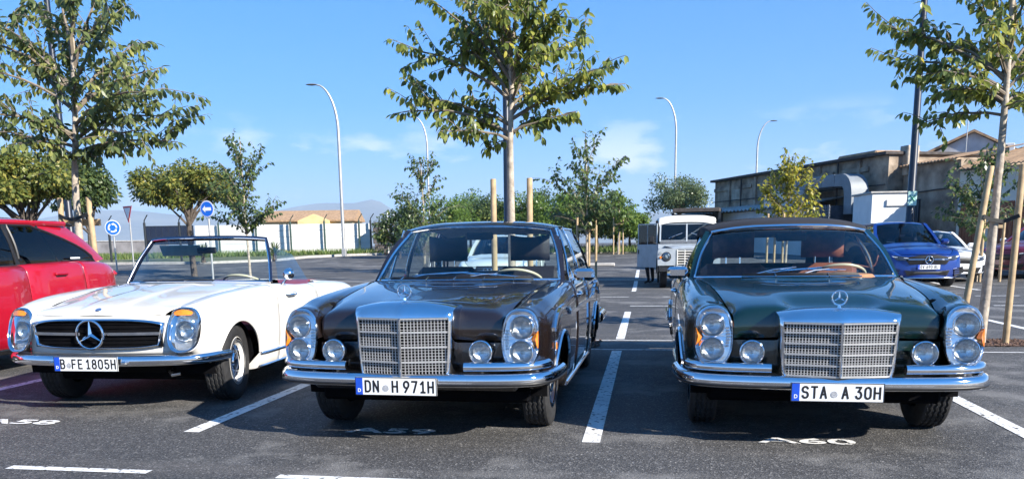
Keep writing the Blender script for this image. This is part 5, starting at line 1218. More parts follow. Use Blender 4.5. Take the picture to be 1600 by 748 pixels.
# ------------------------------------------------------------------ foliage
def leaf_mat(name, ramp, rough=.36, trans=.42):
    if name in MATS: return MATS[name]
    m = bpy.data.materials.new(name); m.use_nodes = True; N, Lk = nodes_of(m); b = N['Principled BSDF']
    g = N.new('ShaderNodeNewGeometry'); oi = N.new('ShaderNodeObjectInfo')
    ad = N.new('ShaderNodeMath'); ad.operation = 'ADD'; fr = N.new('ShaderNodeMath'); fr.operation = 'FRACT'
    Lk.new(g.outputs['Random Per Island'], ad.inputs[0]); Lk.new(oi.outputs['Random'], ad.inputs[1]); Lk.new(ad.outputs[0], fr.inputs[0])
    r = N.new('ShaderNodeValToRGB'); el = r.color_ramp.elements
    el[0].position = ramp[0][0]; el[0].color = (*ramp[0][1], 1); el[1].position = ramp[-1][0]; el[1].color = (*ramp[-1][1], 1)
    for p, c in ramp[1:-1]: q = el.new(p); q.color = (*c, 1)
    Lk.new(fr.outputs[0], r.inputs[0]); Lk.new(r.outputs[0], b.inputs['Base Color'])
    b.inputs['Roughness'].default_value = rough; b.inputs['Specular IOR Level'].default_value = .45
    tr = N.new('ShaderNodeBsdfTranslucent'); mx = N.new('ShaderNodeMixShader'); mx.inputs[0].default_value = trans
    br = N.new('ShaderNodeHueSaturation'); br.inputs['Value'].default_value = 1.5; br.inputs['Hue'].default_value = .485
    Lk.new(r.outputs[0], br.inputs['Color']); Lk.new(br.outputs[0], tr.inputs[0])
    Lk.new(b.outputs[0], mx.inputs[1]); Lk.new(tr.outputs[0], mx.inputs[2]); Lk.new(mx.outputs[0], N['Material Output'].inputs[0])
    MATS[name] = m; return m
near_leaf = leaf_mat('leaf_broad', [(0, (.065, .095, .034)), (.3, (.135, .180, .045)), (.65, (.23, .27, .06)), (.9, (.36, .37, .075)), (1, (.52, .46, .075))])
near_leaf2 = leaf_mat('leaf_broad_dull', [(0, (.065, .095, .045)), (.4, (.13, .17, .06)), (.8, (.21, .245, .075)), (1, (.34, .34, .09))])
dark_leaf = leaf_mat('leaf_dark', [(0, (0.047, 0.081, 0.038)), (.5, (0.088, 0.135, 0.049)), (.9, (0.149, 0.203, 0.061)), (1, (0.270, 0.284, 0.068))])
yel_leaf = leaf_mat('leaf_yellow', [(0, (0.135, 0.176, 0.027)), (.5, (0.297, 0.297, 0.041)), (1, (0.513, 0.432, 0.054))])
hedge_leaf = leaf_mat('leaf_hedge', [(0, (0.068, 0.128, 0.030)), (.5, (0.121, 0.203, 0.041)), (1, (0.203, 0.284, 0.061))])
pale_leaf = leaf_mat('leaf_pale', [(0, (0.081, 0.115, 0.054)), (.5, (0.128, 0.176, 0.081)), (1, (0.189, 0.243, 0.115))])
warm_leaf = leaf_mat('leaf_warm', [(0, (.07, .10, .032)), (.4, (.15, .185, .045)), (.8, (.26, .27, .06)), (1, (.40, .33, .07))])
bark = pm('bark_pale', (.40, .34, .27), .85, noise=(14, .35), bump=(40, .5, .01)); limbm = pm('bark_limb', (.19, .155, .115), .85, noise=(14, .3)); bark2 = pm('bark_dark', (.10, .08, .065), .9, noise=(14, .4), bump=(30, .6, .02))
stake_m = pm('stake_wood', (.43, .31, .175), .75, noise=(9, .25), bump=(50, .3, .005)); strap_m = pm('black_strap', (.012, .012, .012), .6, noise=(20, .2))
# leaf outline in the plane (along, across); folded on the midrib and drooping
LF = [(0, 0), (.22, .20), (.50, .27), (.78, .17), (1, 0)]
def leaf_verts(o, d, nn, l, wd, fold=.10, droop=.16):
    o = np.asarray(o, float); d = nrm(d); s = nrm(np.cross(d, nn)); n2 = np.cross(s, d); V = []
    for t, w_ in LF:
        c = o+d*l*t-n2*l*droop*t*t
        if w_ == 0: V.append([c])
        else: V.append([c-s*l*w_*wd+n2*l*fold*w_*2, c, c+s*l*w_*wd+n2*l*fold*w_*2])
    vs = [V[0][0]]+V[1]+V[2]+V[3]+[V[4][0]]
    return vs
LFACE = [(0, 2, 1), (0, 3, 2), (1, 2, 5, 4), (2, 3, 6, 5), (4, 5, 8, 7), (5, 6, 9, 8), (7, 8, 10), (8, 9, 10)]
LF4 = [(0, 1, 2, 3)]
def rv(rng, s=1.0): return np.array([rng.gauss(0, s), rng.gauss(0, s), rng.gauss(0, s)])
class Foliage:
    """collects leaves as (origin, direction, normal, length)"""
    def __init__(s, rng): s.L = []; s.rng = rng
    def along(s, pts, ln, step, start=.2, hang=.8):
        pts = np.asarray(pts, float); t = np.concatenate([[0], np.cumsum(np.linalg.norm(np.diff(pts, axis=0), axis=1))]); n = max(2, int(t[-1]*(1-start)/step)); sd = 1; r = s.rng
        for q in np.linspace(start, 1, n)*t[-1]:
            p = np.array([np.interp(q, t, pts[:, k]) for k in range(3)]); i = min(np.searchsorted(t, q), len(t)-1); tg = nrm(pts[i]-pts[i-1]) if i > 0 else nrm(pts[1]-pts[0])
            side = nrm(np.cross(tg, [0, 0, 1.])+rv(r, .25))*sd; sd = -sd
            d = nrm(side*.75+tg*.35+np.array([0, 0, -hang])+rv(r, .28)); nn = nrm(np.array([0, 0, 1.])*.6+side*.5*1+tg*.3+rv(r, .3))
            s.L.append((p+d*ln*.12, d, nn, ln*r.uniform(.65, 1.15)))
        s.L.append((pts[-1], nrm(pts[-1]-pts[-2]+np.array([0, 0, -.3*hang])), np.array([0, 0, 1.])+rv(r, .3), ln*.8))
    def mesh(s, leaves, name, mat, parent, wd=1.0, kind='stuff', simple=False):
        b = MB()
        for o, d, n, l in leaves:
            if simple:
                d = nrm(d); sd = nrm(np.cross(d, n))*l*.27*wd; b.add([o, o+d*l*.45+sd, o+d*l-np.array([0, 0, l*.06]), o+d*l*.45-sd], LF4)
            else: b.add(leaf_verts(o, d, n, l, wd), LFACE)
        return b.build(name, mat, parent, smooth=0, kind=kind)
LEAF_ME = None
def leaf_objects(leaves, mat, parent, wd):
    """leaves that can be picked apart: one object each, all sharing one mesh"""
    me = bpy.data.meshes.new('leaf'); me.from_pydata([tuple(v) for v in leaf_verts((0, 0, 0), (1, 0, 0), (0, 0, 1), 1, wd)], [], LFACE); me.materials.append(mat)
    for o, d, n, l in leaves:
        d = nrm(d); s_ = nrm(np.cross(d, n)); n2 = np.cross(s_, d)
        ob = bpy.data.objects.new('leaf', me); col.objects.link(ob); ob.parent = parent
        # local x -> d, local -y -> s (leaf_verts uses s = d x n), local z -> n2
        mt = Matrix.Identity(4)
        for k in range(3): mt[k][0] = d[k]*l; mt[k][1] = -s_[k]*l; mt[k][2] = n2[k]*l; mt[k][3] = o[k]
        ob.matrix_basis = mt
def limb(a, b_, rng, bend=.25, n=7):
    a, b_ = np.asarray(a, float), np.asarray(b_, float); d = b_-a; L0 = np.linalg.norm(d); pts = []
    w_ = rv(rng, .03*L0)
    for t in np.linspace(0, 1, n):
        p = a+d*t; p[2] += bend*L0*(math.sin(math.pi*t**.8)*.5-.0)*1.0; pts.append(p+w_*math.sin(math.pi*t)+rv(rng, .008*L0)*(0 < t < 1))
    return pts
def near_tree(name, label, base, trunk, limbs, ln, mat, seed, r0=.058, objs=300, step=.050, twigs=4, group=None, bend=.25, extra=0, wd=1.0, zone=None):
    """base: (x,y,z). trunk: list of 3D points (world). limbs: list of (start height fraction on trunk, world tip)"""
    rng = random.Random(seed); root = thing(name, label, 'tree', base, 0, group); B = np.array(base)
    T = smooth_path([np.array(p)-B for p in trunk], 16)
    rr = np.linspace(r0, r0*.35, 16); tr = MB().tube(T, list(rr), 10).build('trunk', bark, root)
    F = Foliage(rng); br = MB()
    for fr_, tip in limbs:
        i = fr_*15; p = T[int(i)]*(1-i % 1)+T[min(15, int(i)+1)]*(i % 1); tp = np.array(tip)-B
        pts = limb(p, tp, rng, bend); L0 = np.linalg.norm(tp-p)
        br.tube(pts, list(np.linspace(.022*min(1.2, L0), .005, len(pts))), 6); F.along(pts, ln, step, .22)
        for q in range(twigs):
            t = rng.uniform(.3, .92); k = t*(len(pts)-1); p2 = pts[int(k)]*(1-k % 1)+pts[min(len(pts)-1, int(k)+1)]*(k % 1)
            d = nrm(nrm(tp-p)*.55+rv(rng, .55)+np.array([0, 0, .30])); l2 = L0*rng.uniform(.2, .36)
            pt2 = limb(p2, p2+d*l2, rng, .1, 4); br.tube(pt2, [.006, .005, .004, .003], 5); F.along(pt2, ln*.95, step, .1)
    br.build('limbs', limbm, root)
    cr = None; lv = F.L
    if objs:
        # the leaves nearest the viewer become objects, the rest stay joined
        lv = sorted(lv, key=lambda q: q[0][1]+(0 if zone is None else 50*(not zone(q[0]+B))))
        cr = F.mesh(lv[objs:], 'crown', mat, root, wd); leaf_objects(lv[:objs], mat, cr, wd)
    else: F.mesh(lv, 'crown', mat, root, wd)
    return root, len(lv)
def P3(px, py, Y): return tuple(at_y(px, py, Y))
def stake_set(base, offs, h=2.05, lean=.0, group='tree stakes', bar=None, strapz=1.45, trunkx=None, what='the middle tree', r=.037, barz=None):
    """round timber stakes beside a tree; each a thing, plus the strap that ties the trunk"""
    tops = []
    for k, (ox, oy, lx, ly) in enumerate(offs):
        s = MB().lathe([(r*1.02, 0), (r, h*.5), (r*.97, h-.012), (r*.88, h), (0, h+.002)], (0, 0, 0), (lx/h, ly/h, 1), 14).build('tree_stake', stake_m)
        s.location = (base[0]+ox, base[1]+oy, base[2]); tag(s, f'{"leaning" if abs(lx) > .1 else "upright"} round timber stake supporting {what}', 'stake', f'stakes of {what}'); tops.append((base[0]+ox+lx*strapz/h, base[1]+oy+ly*strapz/h))
    if strapz and trunkx is not None:
        z = base[2]+strapz; pts = []
        for a in tops: pts.append((a[0], a[1]-.046, z))
        c = (trunkx[0], trunkx[1]-.065, z-.06); pts = [pts[0], ((pts[0][0]+c[0])/2, (pts[0][1]+c[1])/2, z-.045), c, ((pts[-1][0]+c[0])/2, (pts[-1][1]+c[1])/2, z-.03), pts[-1]]
        st = MB().tube(smooth_path(pts, 14), .02, 6, sec=[(.004, -.022), (.004, .022), (-.004, .022), (-.004, -.022)]).build('tree_tie', strap_m); tag(st, f'black strap tying {what} to its stakes', 'strap')
CT = (-1.69, 10.2, 0)
rg = random.Random(3)
tips = [(614, 178), (628, 72), (677, 2), (693, 61), (712, -30), (754, -55), (790, -75), (834, -50), (868, -25), (884, 14), (918, 60), (958, 100), (977, 131), (900, 175), (763, 232), (689, 205), (640, 150), (850, 190), (735, 150), (815, 120), (780, 60), (840, 70), (730, 60), (750, 190), (880, 120)]
lim = []
for i, (x, y) in enumerate(tips):
    d = rg.uniform(-.75, .75) if i > 2 else rg.uniform(-.2, .2)
    f = .55+.20*max(0, min(1, (200-y)/260)); lim.append((min(.93, f), P3(x, y, 10.2+d)))
for i in range(8):
    a = rg.uniform(0, 6.28); lim.append((rg.uniform(.6, .85), (CT[0]+.55*math.cos(a), CT[1]+1.15*math.sin(a), rg.uniform(2.9, 4.2))))
_, nc = near_tree('young_tree', 'young broad-leaved tree rising behind the brown saloon between two stakes', CT, [CT, (CT[0]+.01, CT[1], 1.3), P3(797, 215, 10.2), P3(800, 150, 10.2), P3(792, 30, 10.25), P3(800, -60, 10.2)], lim, .122, near_leaf, 11, objs=300, step=.027, twigs=9, group=None, wd=.9, bend=.16)
stake_set(CT, [(-.21, -.02, .0, 0), (.245, -.02, .0, 0)], what='the tree behind the brown saloon', strapz=0)
# right tree
RT = (3.98, 10.55, 0); tips = [(1385, 42), (1393, 92), (1405, 60), (1437, 195), (1450, 150), (1425, 120), (1475, 110), (1500, 60), (1520, -10), (1535, 60), (1545, -40), (1580, -60), (1620, -40), (1660, 20), (1690, 90), (1700, 170), (1640, 160), (1600, 90), (1595, 150), (1560, 30), (1500, 150), (1480, 140)]
lim = []
for i, (x, y) in enumerate(tips):
    d = rg.uniform(-.7, .7); f = .60+.16*max(0, min(1, (200-y)/260)); lim.append((min(.93, f), P3(x, y, 10.55+d)))
near_tree('young_tree', 'young broad-leaved tree leaning beside the green convertible between two stakes', RT, [RT, P3(1550, 380, 10.55), P3(1568, 190, 10.55), P3(1578, 60, 10.55), P3(1585, -70, 10.6)], lim, .122, near_leaf, 12, objs=300, step=.028, r0=.060, twigs=8, wd=.9, bend=.16, zone=lambda p: p[0] < 4.6)
stake_set(RT, [(-.26, -.05, .20, 0), (.24, -.10, .02, 0)], what='the tree beside the green convertible', strapz=1.5, trunkx=(4.10, 10.55), h=2.08)
# left tree
LT = (-7.62, 10.1, 0); tips = [(278, 222), (262, 180), (255, 105), (215, 62), (240, 140), (205, -15), (180, 20), (160, -40), (125, -60), (95, -30), (60, 10), (30, 60), (0, 40), (-40, 100), (-70, 170), (-60, 60), (40, 190), (80, 235), (150, 245), (200, 230), (235, 205), (10, 230), (60, 110), (120, 120), (170, 110), (100, 200), (150, 180), (190, 160), (-20, 200), (120, 60)]
lim = []
for i, (x, y) in enumerate(tips):
    d = rg.uniform(-.9, .9); f = .50+.26*max(0, min(1, (235-y)/280)); lim.append((min(.93, f), P3(x, y, 10.1+d)))
near_tree('young_tree', 'dense young broad-leaved tree behind the red crossover with a stake frame', LT, [LT, P3(118, 300, 10.1), P3(118, 200, 10.1), P3(114, 90, 10.1), P3(110, -60, 10.1)], lim, .122, near_leaf2, 13, objs=300, step=.027, r0=.062, twigs=9, wd=.9, bend=.16)
stake_set(LT, [(-.27, 0, .05, 0), (.27, -.02, -.05, 0)], h=1.95, what='the tree behind the red crossover', strapz=1.72, trunkx=(LT[0], LT[1]))
cb = MB().box((LT[0], LT[1]+.06, 1.62), (.62, .03, .09), b=.006).build('stake_crossbar', stake_m); tag(cb, 'pale wooden crossbar between the stakes behind the red crossover', 'crossbar')
# ------------------------------------------------------------------ middle distance trees
def young_tree(label, px, Y, h, crown_r, mat, seed, fork=.38, limbs=16, ln=.16, step=.055, twigs=5, r0=.05, group='young trees of the car park', spread=.75, z0=None, simple=True, low=.42):
    rng = random.Random(seed); p = at_y(px, 380, Y); z = gz(p.x, Y) if z0 is None else z0; B = (p.x, Y, z); lm = []
    for i in range(limbs):
        a = i*2.399+rng.uniform(-.3, .3); zz = rng.uniform(low, 1.0)*h; rr_ = crown_r*(1-((zz/h-low)/(1-low))**2*spread)*rng.uniform(.6, 1.05); f = max(fork, min(.9, zz/h-.22)); lm.append((f, (B[0]+rr_*math.cos(a), B[1]+rr_*math.sin(a), z+zz)))
    root = thing('young_tree', label, 'tree', B, 0, group); rngl = rng; Bn = np.array(B)
    T = smooth_path([(0, 0, 0), (rng.uniform(-.05, .05), 0, h*.4), (rng.uniform(-.1, .1), 0, h*.97)], 16); MB().tube(T, list(np.linspace(r0, r0*.25, 16)), 8).build('trunk', bark, root)
    F = Foliage(rng); br = MB()
    for fr_, tip in lm:
        i = fr_*15; q = T[int(i)]; tp = np.array(tip)-Bn; pts = limb(q, tp, rng, .25); L0 = np.linalg.norm(tp-q); br.tube(pts, list(np.linspace(.016, .004, len(pts))), 5); F.along(pts, ln, step, .15)
        for _ in range(twigs):
            k = rng.uniform(.25, .95)*(len(pts)-1); p2 = pts[int(k)]; d = nrm(nrm(tp-q)*.5+rv(rng, .5)+np.array([0, 0, .35])); pt2 = limb(p2, p2+d*L0*rng.uniform(.22, .4), rng, .1, 4); br.tube(pt2, .004, 4); F.along(pt2, ln, step, .1)
    F.along(T[6:], ln, step, 0)
    br.build('limbs', limbm, root); F.mesh(F.L, 'crown', mat, root, 1.1, simple=simple); return root
def broad_tree(label, px, Y, h, rx, rz, mat, seed, n=5000, ln=.17, trunk_r=.10, name='broad_tree', group=None, z0=None, cz=None, clumps=26, bmat=bark2, ry=None, X=None, cat='tree', wd=1.15):
    """trunk with limbs and a crown of leaf clumps"""
    rng = random.Random(seed); p = at_y(px, 380, Y); x = p.x if X is None else X; z = gz(x, Y) if z0 is None else z0; ry = ry or rx; cz = cz or h-rz
    root = thing(name, label, cat, (x, Y, z), 0, group); br = MB(); T = smooth_path([(0, 0, 0), (rng.uniform(-.1, .1), 0, cz*.5), (rng.uniform(-.2, .2), 0, cz)], 10); MB().tube(T, list(np.linspace(trunk_r, trunk_r*.5, 10)), 8).build('trunk', bmat, root); F = Foliage(rng)
    for c in range(clumps):
        v = nrm(rv(rng)); v[2] = v[2] if v[2] > -.55 else -.55*rng.random(); rr_ = rng.uniform(.45, .92); ce = np.array([v[0]*rx*rr_, v[1]*ry*rr_, cz+v[2]*rz*rr_]); cr_ = rng.uniform(.26, .48)*min(rx, rz*1.3)
        i = rng.randint(5, 9); pts = limb(T[i], ce, rng, .1, 5); br.tube(pts, list(np.linspace(trunk_r*.4, .012, 5)), 5)
        for k in range(n//clumps):
            u = nrm(rv(rng)); r_ = cr_*rng.random()**.45; o = ce+u*r_*np.array([1, 1, .75]); d = nrm(u*.7+rv(rng, .5)+np.array([0, 0, -.35])); F.L.append((o, d, nrm(u+np.array([0, 0, .7])+rv(rng, .4)), ln*rng.uniform(.6, 1.2)))
    br.build('limbs', bmat, root); F.mesh(F.L, 'crown', mat, root, wd, simple=True); return root
def small_stakes(px, Y, hh=2.0, sp=.26, what='x', n=3):
    p = at_y(px, 380, Y); z = gz(p.x, Y)
    offs = [(-sp, -.12, 0, 0), (sp, -.12, 0, 0), (.05, .30, 0, 0)][:n]
    stake_set((p.x, Y, z), offs, h=hh, what=what, strapz=0, r=.04)
    b = MB().box((p.x, Y-.12, z+hh-.38), (sp*2, .05, .09), b=.006).build('stake_crossbar', stake_m); tag(b, f'short wooden crossbar on the stakes of {what}', 'crossbar')
# left background
broad_tree('wide spreading tree with yellowing leaves above the white roadster', 300, 30, 4.55, 2.1, .98, warm_leaf, 21, 13000, .15, .13, clumps=44, cz=3.45)
broad_tree('leafy tree with yellow-green crown behind the red crossover', 40, 19.5, 3.85, 1.75, .85, warm_leaf, 22, 12000, .13, .13, clumps=40, cz=2.98)
broad_tree('low bushy dark green tree beside the stake frame behind the red crossover', 138, 24, 4.1, 1.15, .90, dark_leaf, 23, 8000, .14, .10, clumps=28, cz=3.15)
young_tree('young tree with upright shoots beyond the roadster windscreen', 388, 27, 4.95, 1.5, dark_leaf, 31, limbs=26, ln=.17, low=.42, step=.05)
# centre
young_tree('bushy young tree left of the brown saloon roof', 662, 31, 4.4, 1.75, dark_leaf, 32, limbs=34, ln=.17, fork=.2, low=.2)
young_tree('young tree with three stakes between saloon and off-road car', 917, 26.5, 4.75, 1.55, dark_leaf, 33, limbs=28, ln=.17, low=.40)
small_stakes(917, 26.5, 2.0, .30, 'the tree between saloon and off-road car')
young_tree('slim young tree beside the hedge behind the off-road car', 966, 46, 3.6, 1.2, hedge_leaf, 34, limbs=16, ln=.22); small_stakes(966, 46, 2.0, .26, 'the slim tree by the hedge')
hs_ = [(624, 44, 2.6, 1.3), (700, 47, 3.0, 1.7), (735, 52, 3.5, 1.6), (762, 50, 3.7, 1.6), (792, 53, 3.4, 1.6), (822, 49, 3.3, 1.5), (850, 51, 3.6, 1.6), (875, 47, 3.3, 1.5), (903, 50, 3.7, 1.7), (935, 48, 3.3, 1.5), (962, 51, 3.0, 1.4), (985, 49, 2.4, 1.2)]
for i, (px, Y, h, r_) in enumerate(hs_):
    broad_tree('bright green hedge tree in the row behind the brown saloon' if i % 3 else 'dull dark green hedge tree in the row behind the brown saloon', px, Y, h+.35, r_*1.1, (h+.3)*.48, hedge_leaf if i % 3 else dark_leaf, 40+i, 5500, .17, .09, 'hedge_tree', 'hedge trees behind the saloon', cz=(h+.3)*.52, clumps=26)
broad_tree('airy pale green tree behind the off-road car', 1060, 58, 5.1, 2.3, 1.55, pale_leaf, 60, 8000, .16, .12, clumps=36)
young_tree('young tree with bright yellow leaves in front of the old building', 1228, 30, 4.1, 1.4, yel_leaf, 35, limbs=32, ln=.17, low=.38, step=.045)
small_stakes(1210, 29.6, 2.0, .26, 'the yellow-leaved tree')
young_tree('young leafy tree in front of the house with brown shutters', 1530, 25.0, 3.8, 1.40, dark_leaf, 36, limbs=26, ln=.16, low=.42); small_stakes(1548, 25.0, 1.9, .26, 'the tree by the brown shutters')
# ------------------------------------------------------------------ background
O = Vector((0, 0, CAM_H))
def at_d(px, py, D): return O+ray(px, py)*D
def gd(px, D): p = at_d(px, 380, D); return Vector((p.x, p.y, gz(p.x, p.y)))
def ghit(px, py):
    d = ray(px, py); t = 1.0
    while t < 300:
        p = O+d*t
        if p.z <= gz(p.x, p.y): return p
        t += .1
    return p
concrete = pm('kerb_concrete', (.42, .40, .37), .85, noise=(7, .2)); grassm = leaf_mat('grass_blade', [(0, (.07, .12, .03)), (.5, (.12, .19, .045)), (1, (.22, .24, .08))], .6, .3)
soil = pm('planting_soil', (.10, .115, .05), .95, noise=(3, .4)); drym = pm('dry_field', (.36, .27, .14), .95, noise=(.6, .3), bump=(8, .6, .1))
def kerb(pts, name='kerb'):
    b = MB(); b.grid(sweep(pts, [(-.07, -.1), (-.07, .13), (.07, .13), (.07, -.1)]), cv=True); o = b.build(name, concrete, smooth=0, fix=True); o['kind'] = 'structure'; return o
def bed(poly, name, mat, lift=.10):
    n = len(poly); o = MB().add([(p[0], p[1], gz(p[0], p[1])+lift) for p in poly], [tuple(range(n))]).build(name, mat, smooth=0); o['kind'] = 'structure'
    if o.data.polygons[0].normal.z < 0: o.data.flip_normals()
def grass(poly, n, h, label, seed):
    rng = random.Random(seed); b = MB(); P = [np.array((p[0], p[1])) for p in poly]; tri = [(P[0], P[i], P[i+1]) for i in range(1, len(P)-1)]; ar = [abs(np.cross(c[1]-c[0], c[2]-c[0])) for c in tri]
    for _ in range(n):
        t = rng.choices(tri, ar)[0]; u, v = rng.random(), rng.random()
        if u+v > 1: u, v = 1-u, 1-v
        q = t[0]+(t[1]-t[0])*u+(t[2]-t[0])*v; z = gz(*q)+.10; a = rng.uniform(0, 6.28); w_ = rng.uniform(.02, .05); hh = h*rng.uniform(.4, 1.2); lx, ly = rng.gauss(0, .12), rng.gauss(0, .12)
        b.add([(q[0]-w_*math.cos(a), q[1]-w_*math.sin(a), z), (q[0]+w_*math.cos(a), q[1]+w_*math.sin(a), z), (q[0]+lx, q[1]+ly, z+hh)], [(0, 1, 2)])
    o = b.build('grass', grassm, smooth=0, kind='stuff'); o['label'] = label; o['category'] = 'grass'
kp = [ghit(x, y) for x, y in ((-60, 414), (120, 414), (215, 413), (330, 412), (430, 408), (480, 403), (540, 400), (600, 398))]
kerb([(p.x, p.y, p.z) for p in kp])
WD = 52.0
wl, wr = gd(-80, WD), gd(612, WD)
gpoly = [(p.x, p.y+.1) for p in kp]+[(wr.x, wr.y), (wl.x, wl.y)]
bed(gpoly, 'grass_strip', soil); grass([kp[0].xy, kp[-1].xy, wr.xy, wl.xy], 9000, .32, 'rough green grass between the kerb and the white wall', 5)
k2 = [ghit(x, y) for x, y in ((800, 398), (880, 396), (940, 395), (1005, 395), (1060, 396))]; kerb([(p.x, p.y, p.z) for p in k2])
hp = [(p.x, p.y+.1) for p in k2]+[gd(1075, 60).xy[:], gd(600, 60).xy[:]]
bed(hp, 'hedge_bed', soil); grass([k2[0].xy, k2[-1].xy, gd(1075, 50).xy, gd(620, 50).xy], 4000, .35, 'rough grass at the foot of the hedge trees', 6)
bed([gd(-300, 54).xy[:], gd(300, 54).xy[:], gd(330, 400).xy[:], gd(-600, 400).xy[:]], 'dry_field', drym, .02)
# concrete stop block in the car park
sb = ghit(925, 416); o = MB().box((sb.x, sb.y, sb.z+.07), (1.9, .16, .14), b=.03).build('wheel_stop', concrete); tag(o, 'pale concrete wheel stop on the asphalt behind the brown saloon', 'wheel stop')
# ---- white plank wall with fence posts
wallw = pm('wall_white', (.74, .73, .70), .8, noise=(2.5, .08), bump=(20, .2, .01)); postg = pm('post_green', (.035, .07, .06), .6, noise=(10, .25)); postd = pm('post_dark', (.02, .025, .03), .5, noise=(10, .25))
def wpt(px): return gd(px, WD)
a0, a1 = wpt(306), wpt(581); u = (a1-a0); ulen = u.xy.length; ang = math.atan2(u.y, u.x)
wall = thing('plank_wall', 'long white precast plank wall behind the grass strip', 'wall', (a0.x, a0.y, a0.z-.05), ang)
px_posts = [343, 401, 455, 508, 562]; bx_ = [0]+[(wpt(p)-a0).xy.length for p in px_posts]+[ulen]
pl_me = {}
for i in range(len(bx_)-1):
    w_ = bx_[i+1]-bx_[i]
    for r_ in range(5):
        key = round(w_, 2)
        if key not in pl_me:
            b = MB().box((0, 0, 0), (w_-.03, .06, .388), b=.012); me = bpy.data.meshes.new('plank'); me.from_pydata(b.v, [], b.f); me.materials.append(wallw); pl_me[key] = me
        o = link('plank', pl_me[key], wall); o.location = ((bx_[i]+bx_[i+1])/2, random.uniform(-.006, .006), .24+.40*r_)
MB().box((ulen/2, .055, 1.0), (ulen, .03, 1.9)).build('wall_core', wallw, wall, smooth=0)
def fence_post(px, D, mat, label, h=2.15):
    p = gd(px, D); o = thing('fence_post', label, 'fence post', (p.x, p.y, p.z-.02), R(random.uniform(-8, 8)), 'fence posts along the grass strip')
    MB().box((0, 0, h/2), (.10, .10, h), b=.012).build('shaft', mat, o); MB().tube([(0, 0, h-.02), (.05, -.05, h+.12), (.30, -.12, h+.40)], .03, 6).build('angled_arm', mat, o)
for x in px_posts[:]: fence_post(x, WD-.25, postg, 'green fence post with angled top in front of the white wall')
fence_post(580, WD-.25, postd, 'black fence post with angled top at the end of the white wall')
for x in (172, 228, 282): fence_post(x, 44, postd, 'black fence post with angled top beside the dark mesh panels', 2.2)
for xa, xb in ((230, 280), (284, 304)):
    pa_, pb = gd(xa, 44), gd(xb, 44); w_ = (pb-pa_).xy.length
    mp_ = thing('mesh_panel', 'wide dark mesh fence panel between black posts' if xa == 230 else 'narrow dark mesh fence panel beside the white wall', 'fence panel', (pa_.x, pa_.y, pa_.z), math.atan2((pb-pa_).y, (pb-pa_).x))
    MB().box((w_/2, 0, 1.5), (w_, .015, .95)).build('mesh', glass('dark_mesh', (.30, .32, .38), .15, .4), mp_, smooth=0)
    for z in (1.02, 1.98): MB().box((w_/2, 0, z), (w_, .04, .04)).build('rail', postd, mp_)
    for k in range(5): MB().box((w_*(k+.5)/5, -.012, 1.5), (.012, .012, .95)).build('wire', postd, mp_, smooth=0)
gw_ = thing('field_wall', 'low grey wall at the edge of the dry field', 'wall', gd(60, 75)); q = gd(262, 75); L0 = (q-gd(60, 75)).xy.length; gw_.rotation_euler[2] = math.atan2((q-gd(60, 75)).y, (q-gd(60, 75)).x)
MB().box((L0/2, 0, .55), (L0, .3, 1.1), b=.02).build('wall_body', pm('grey_render', (.22, .21, .21), .9, noise=(1.5, .3)), gw_); MB().box((L0/2, 0, 1.15), (L0+.1, .42, .10), b=.02).build('coping', concrete, gw_)
# stone gate pillar beside the wall end
g0 = gd(596, WD-1); gp_ = thing('gate_pillar', 'rough stone gate pillar with white frame at the end of the white wall', 'gate pillar', g0)
rng = random.Random(4)
for r_ in range(6):
    for c in range(3): MB().box((-.30+.30*c+(.06 if r_ % 2 else -.02), 0, .17+.33*r_), (.285, .45, .315), b=.03).build('stone', pm('dark_stone', (.12, .10, .09), .9, noise=(5, .5), bump=(12, .6, .03)), gp_)
for x in (.48, .92): MB().box((x, -.1, 1.3), (.06, .06, 2.6), b=.01).build('frame_post', wallw, gp_)
MB().box((.70, -.1, 1.9), (.5, .05, .06), b=.01).build('frame_rail', wallw, gp_)
# ---- spiky plants
def spiky(px, D, seed, label):
    rng = random.Random(seed); p = gd(px, D); o = thing('spiky_plant', label, 'plant', (p.x, p.y, p.z+.08)); MB().tube([(0, 0, 0), (0, 0, .35)], [.12, .09], 8).build('stem', bark2, o); b = MB()
    for k in range(70):
        a = rng.uniform(0, 6.28); e_ = rng.uniform(.1, 1.35); l = rng.uniform(.6, .95); d = np.array([math.cos(a)*math.cos(e_), math.sin(a)*math.cos(e_), math.sin(e_)]); s_ = nrm(np.cross(d, [0, 0, 1]))*.03; o0 = np.array([0, 0, .32]); m_ = o0+d*l*.6
        b.add([o0-s_*.6, o0+s_*.6, m_+s_, m_-s_, o0+d*l-np.array([0, 0, .12*l])], [(0, 1, 2, 3), (3, 2, 4)])
    b.build('leaves', dark_leaf, o, smooth=0, kind='stuff')
spiky(316, 42, 1, 'spiky green plant in the grass seen through the roadster windscreen'); spiky(428, 44, 2, 'spiky green plant in the grass beside the roadster windscreen')
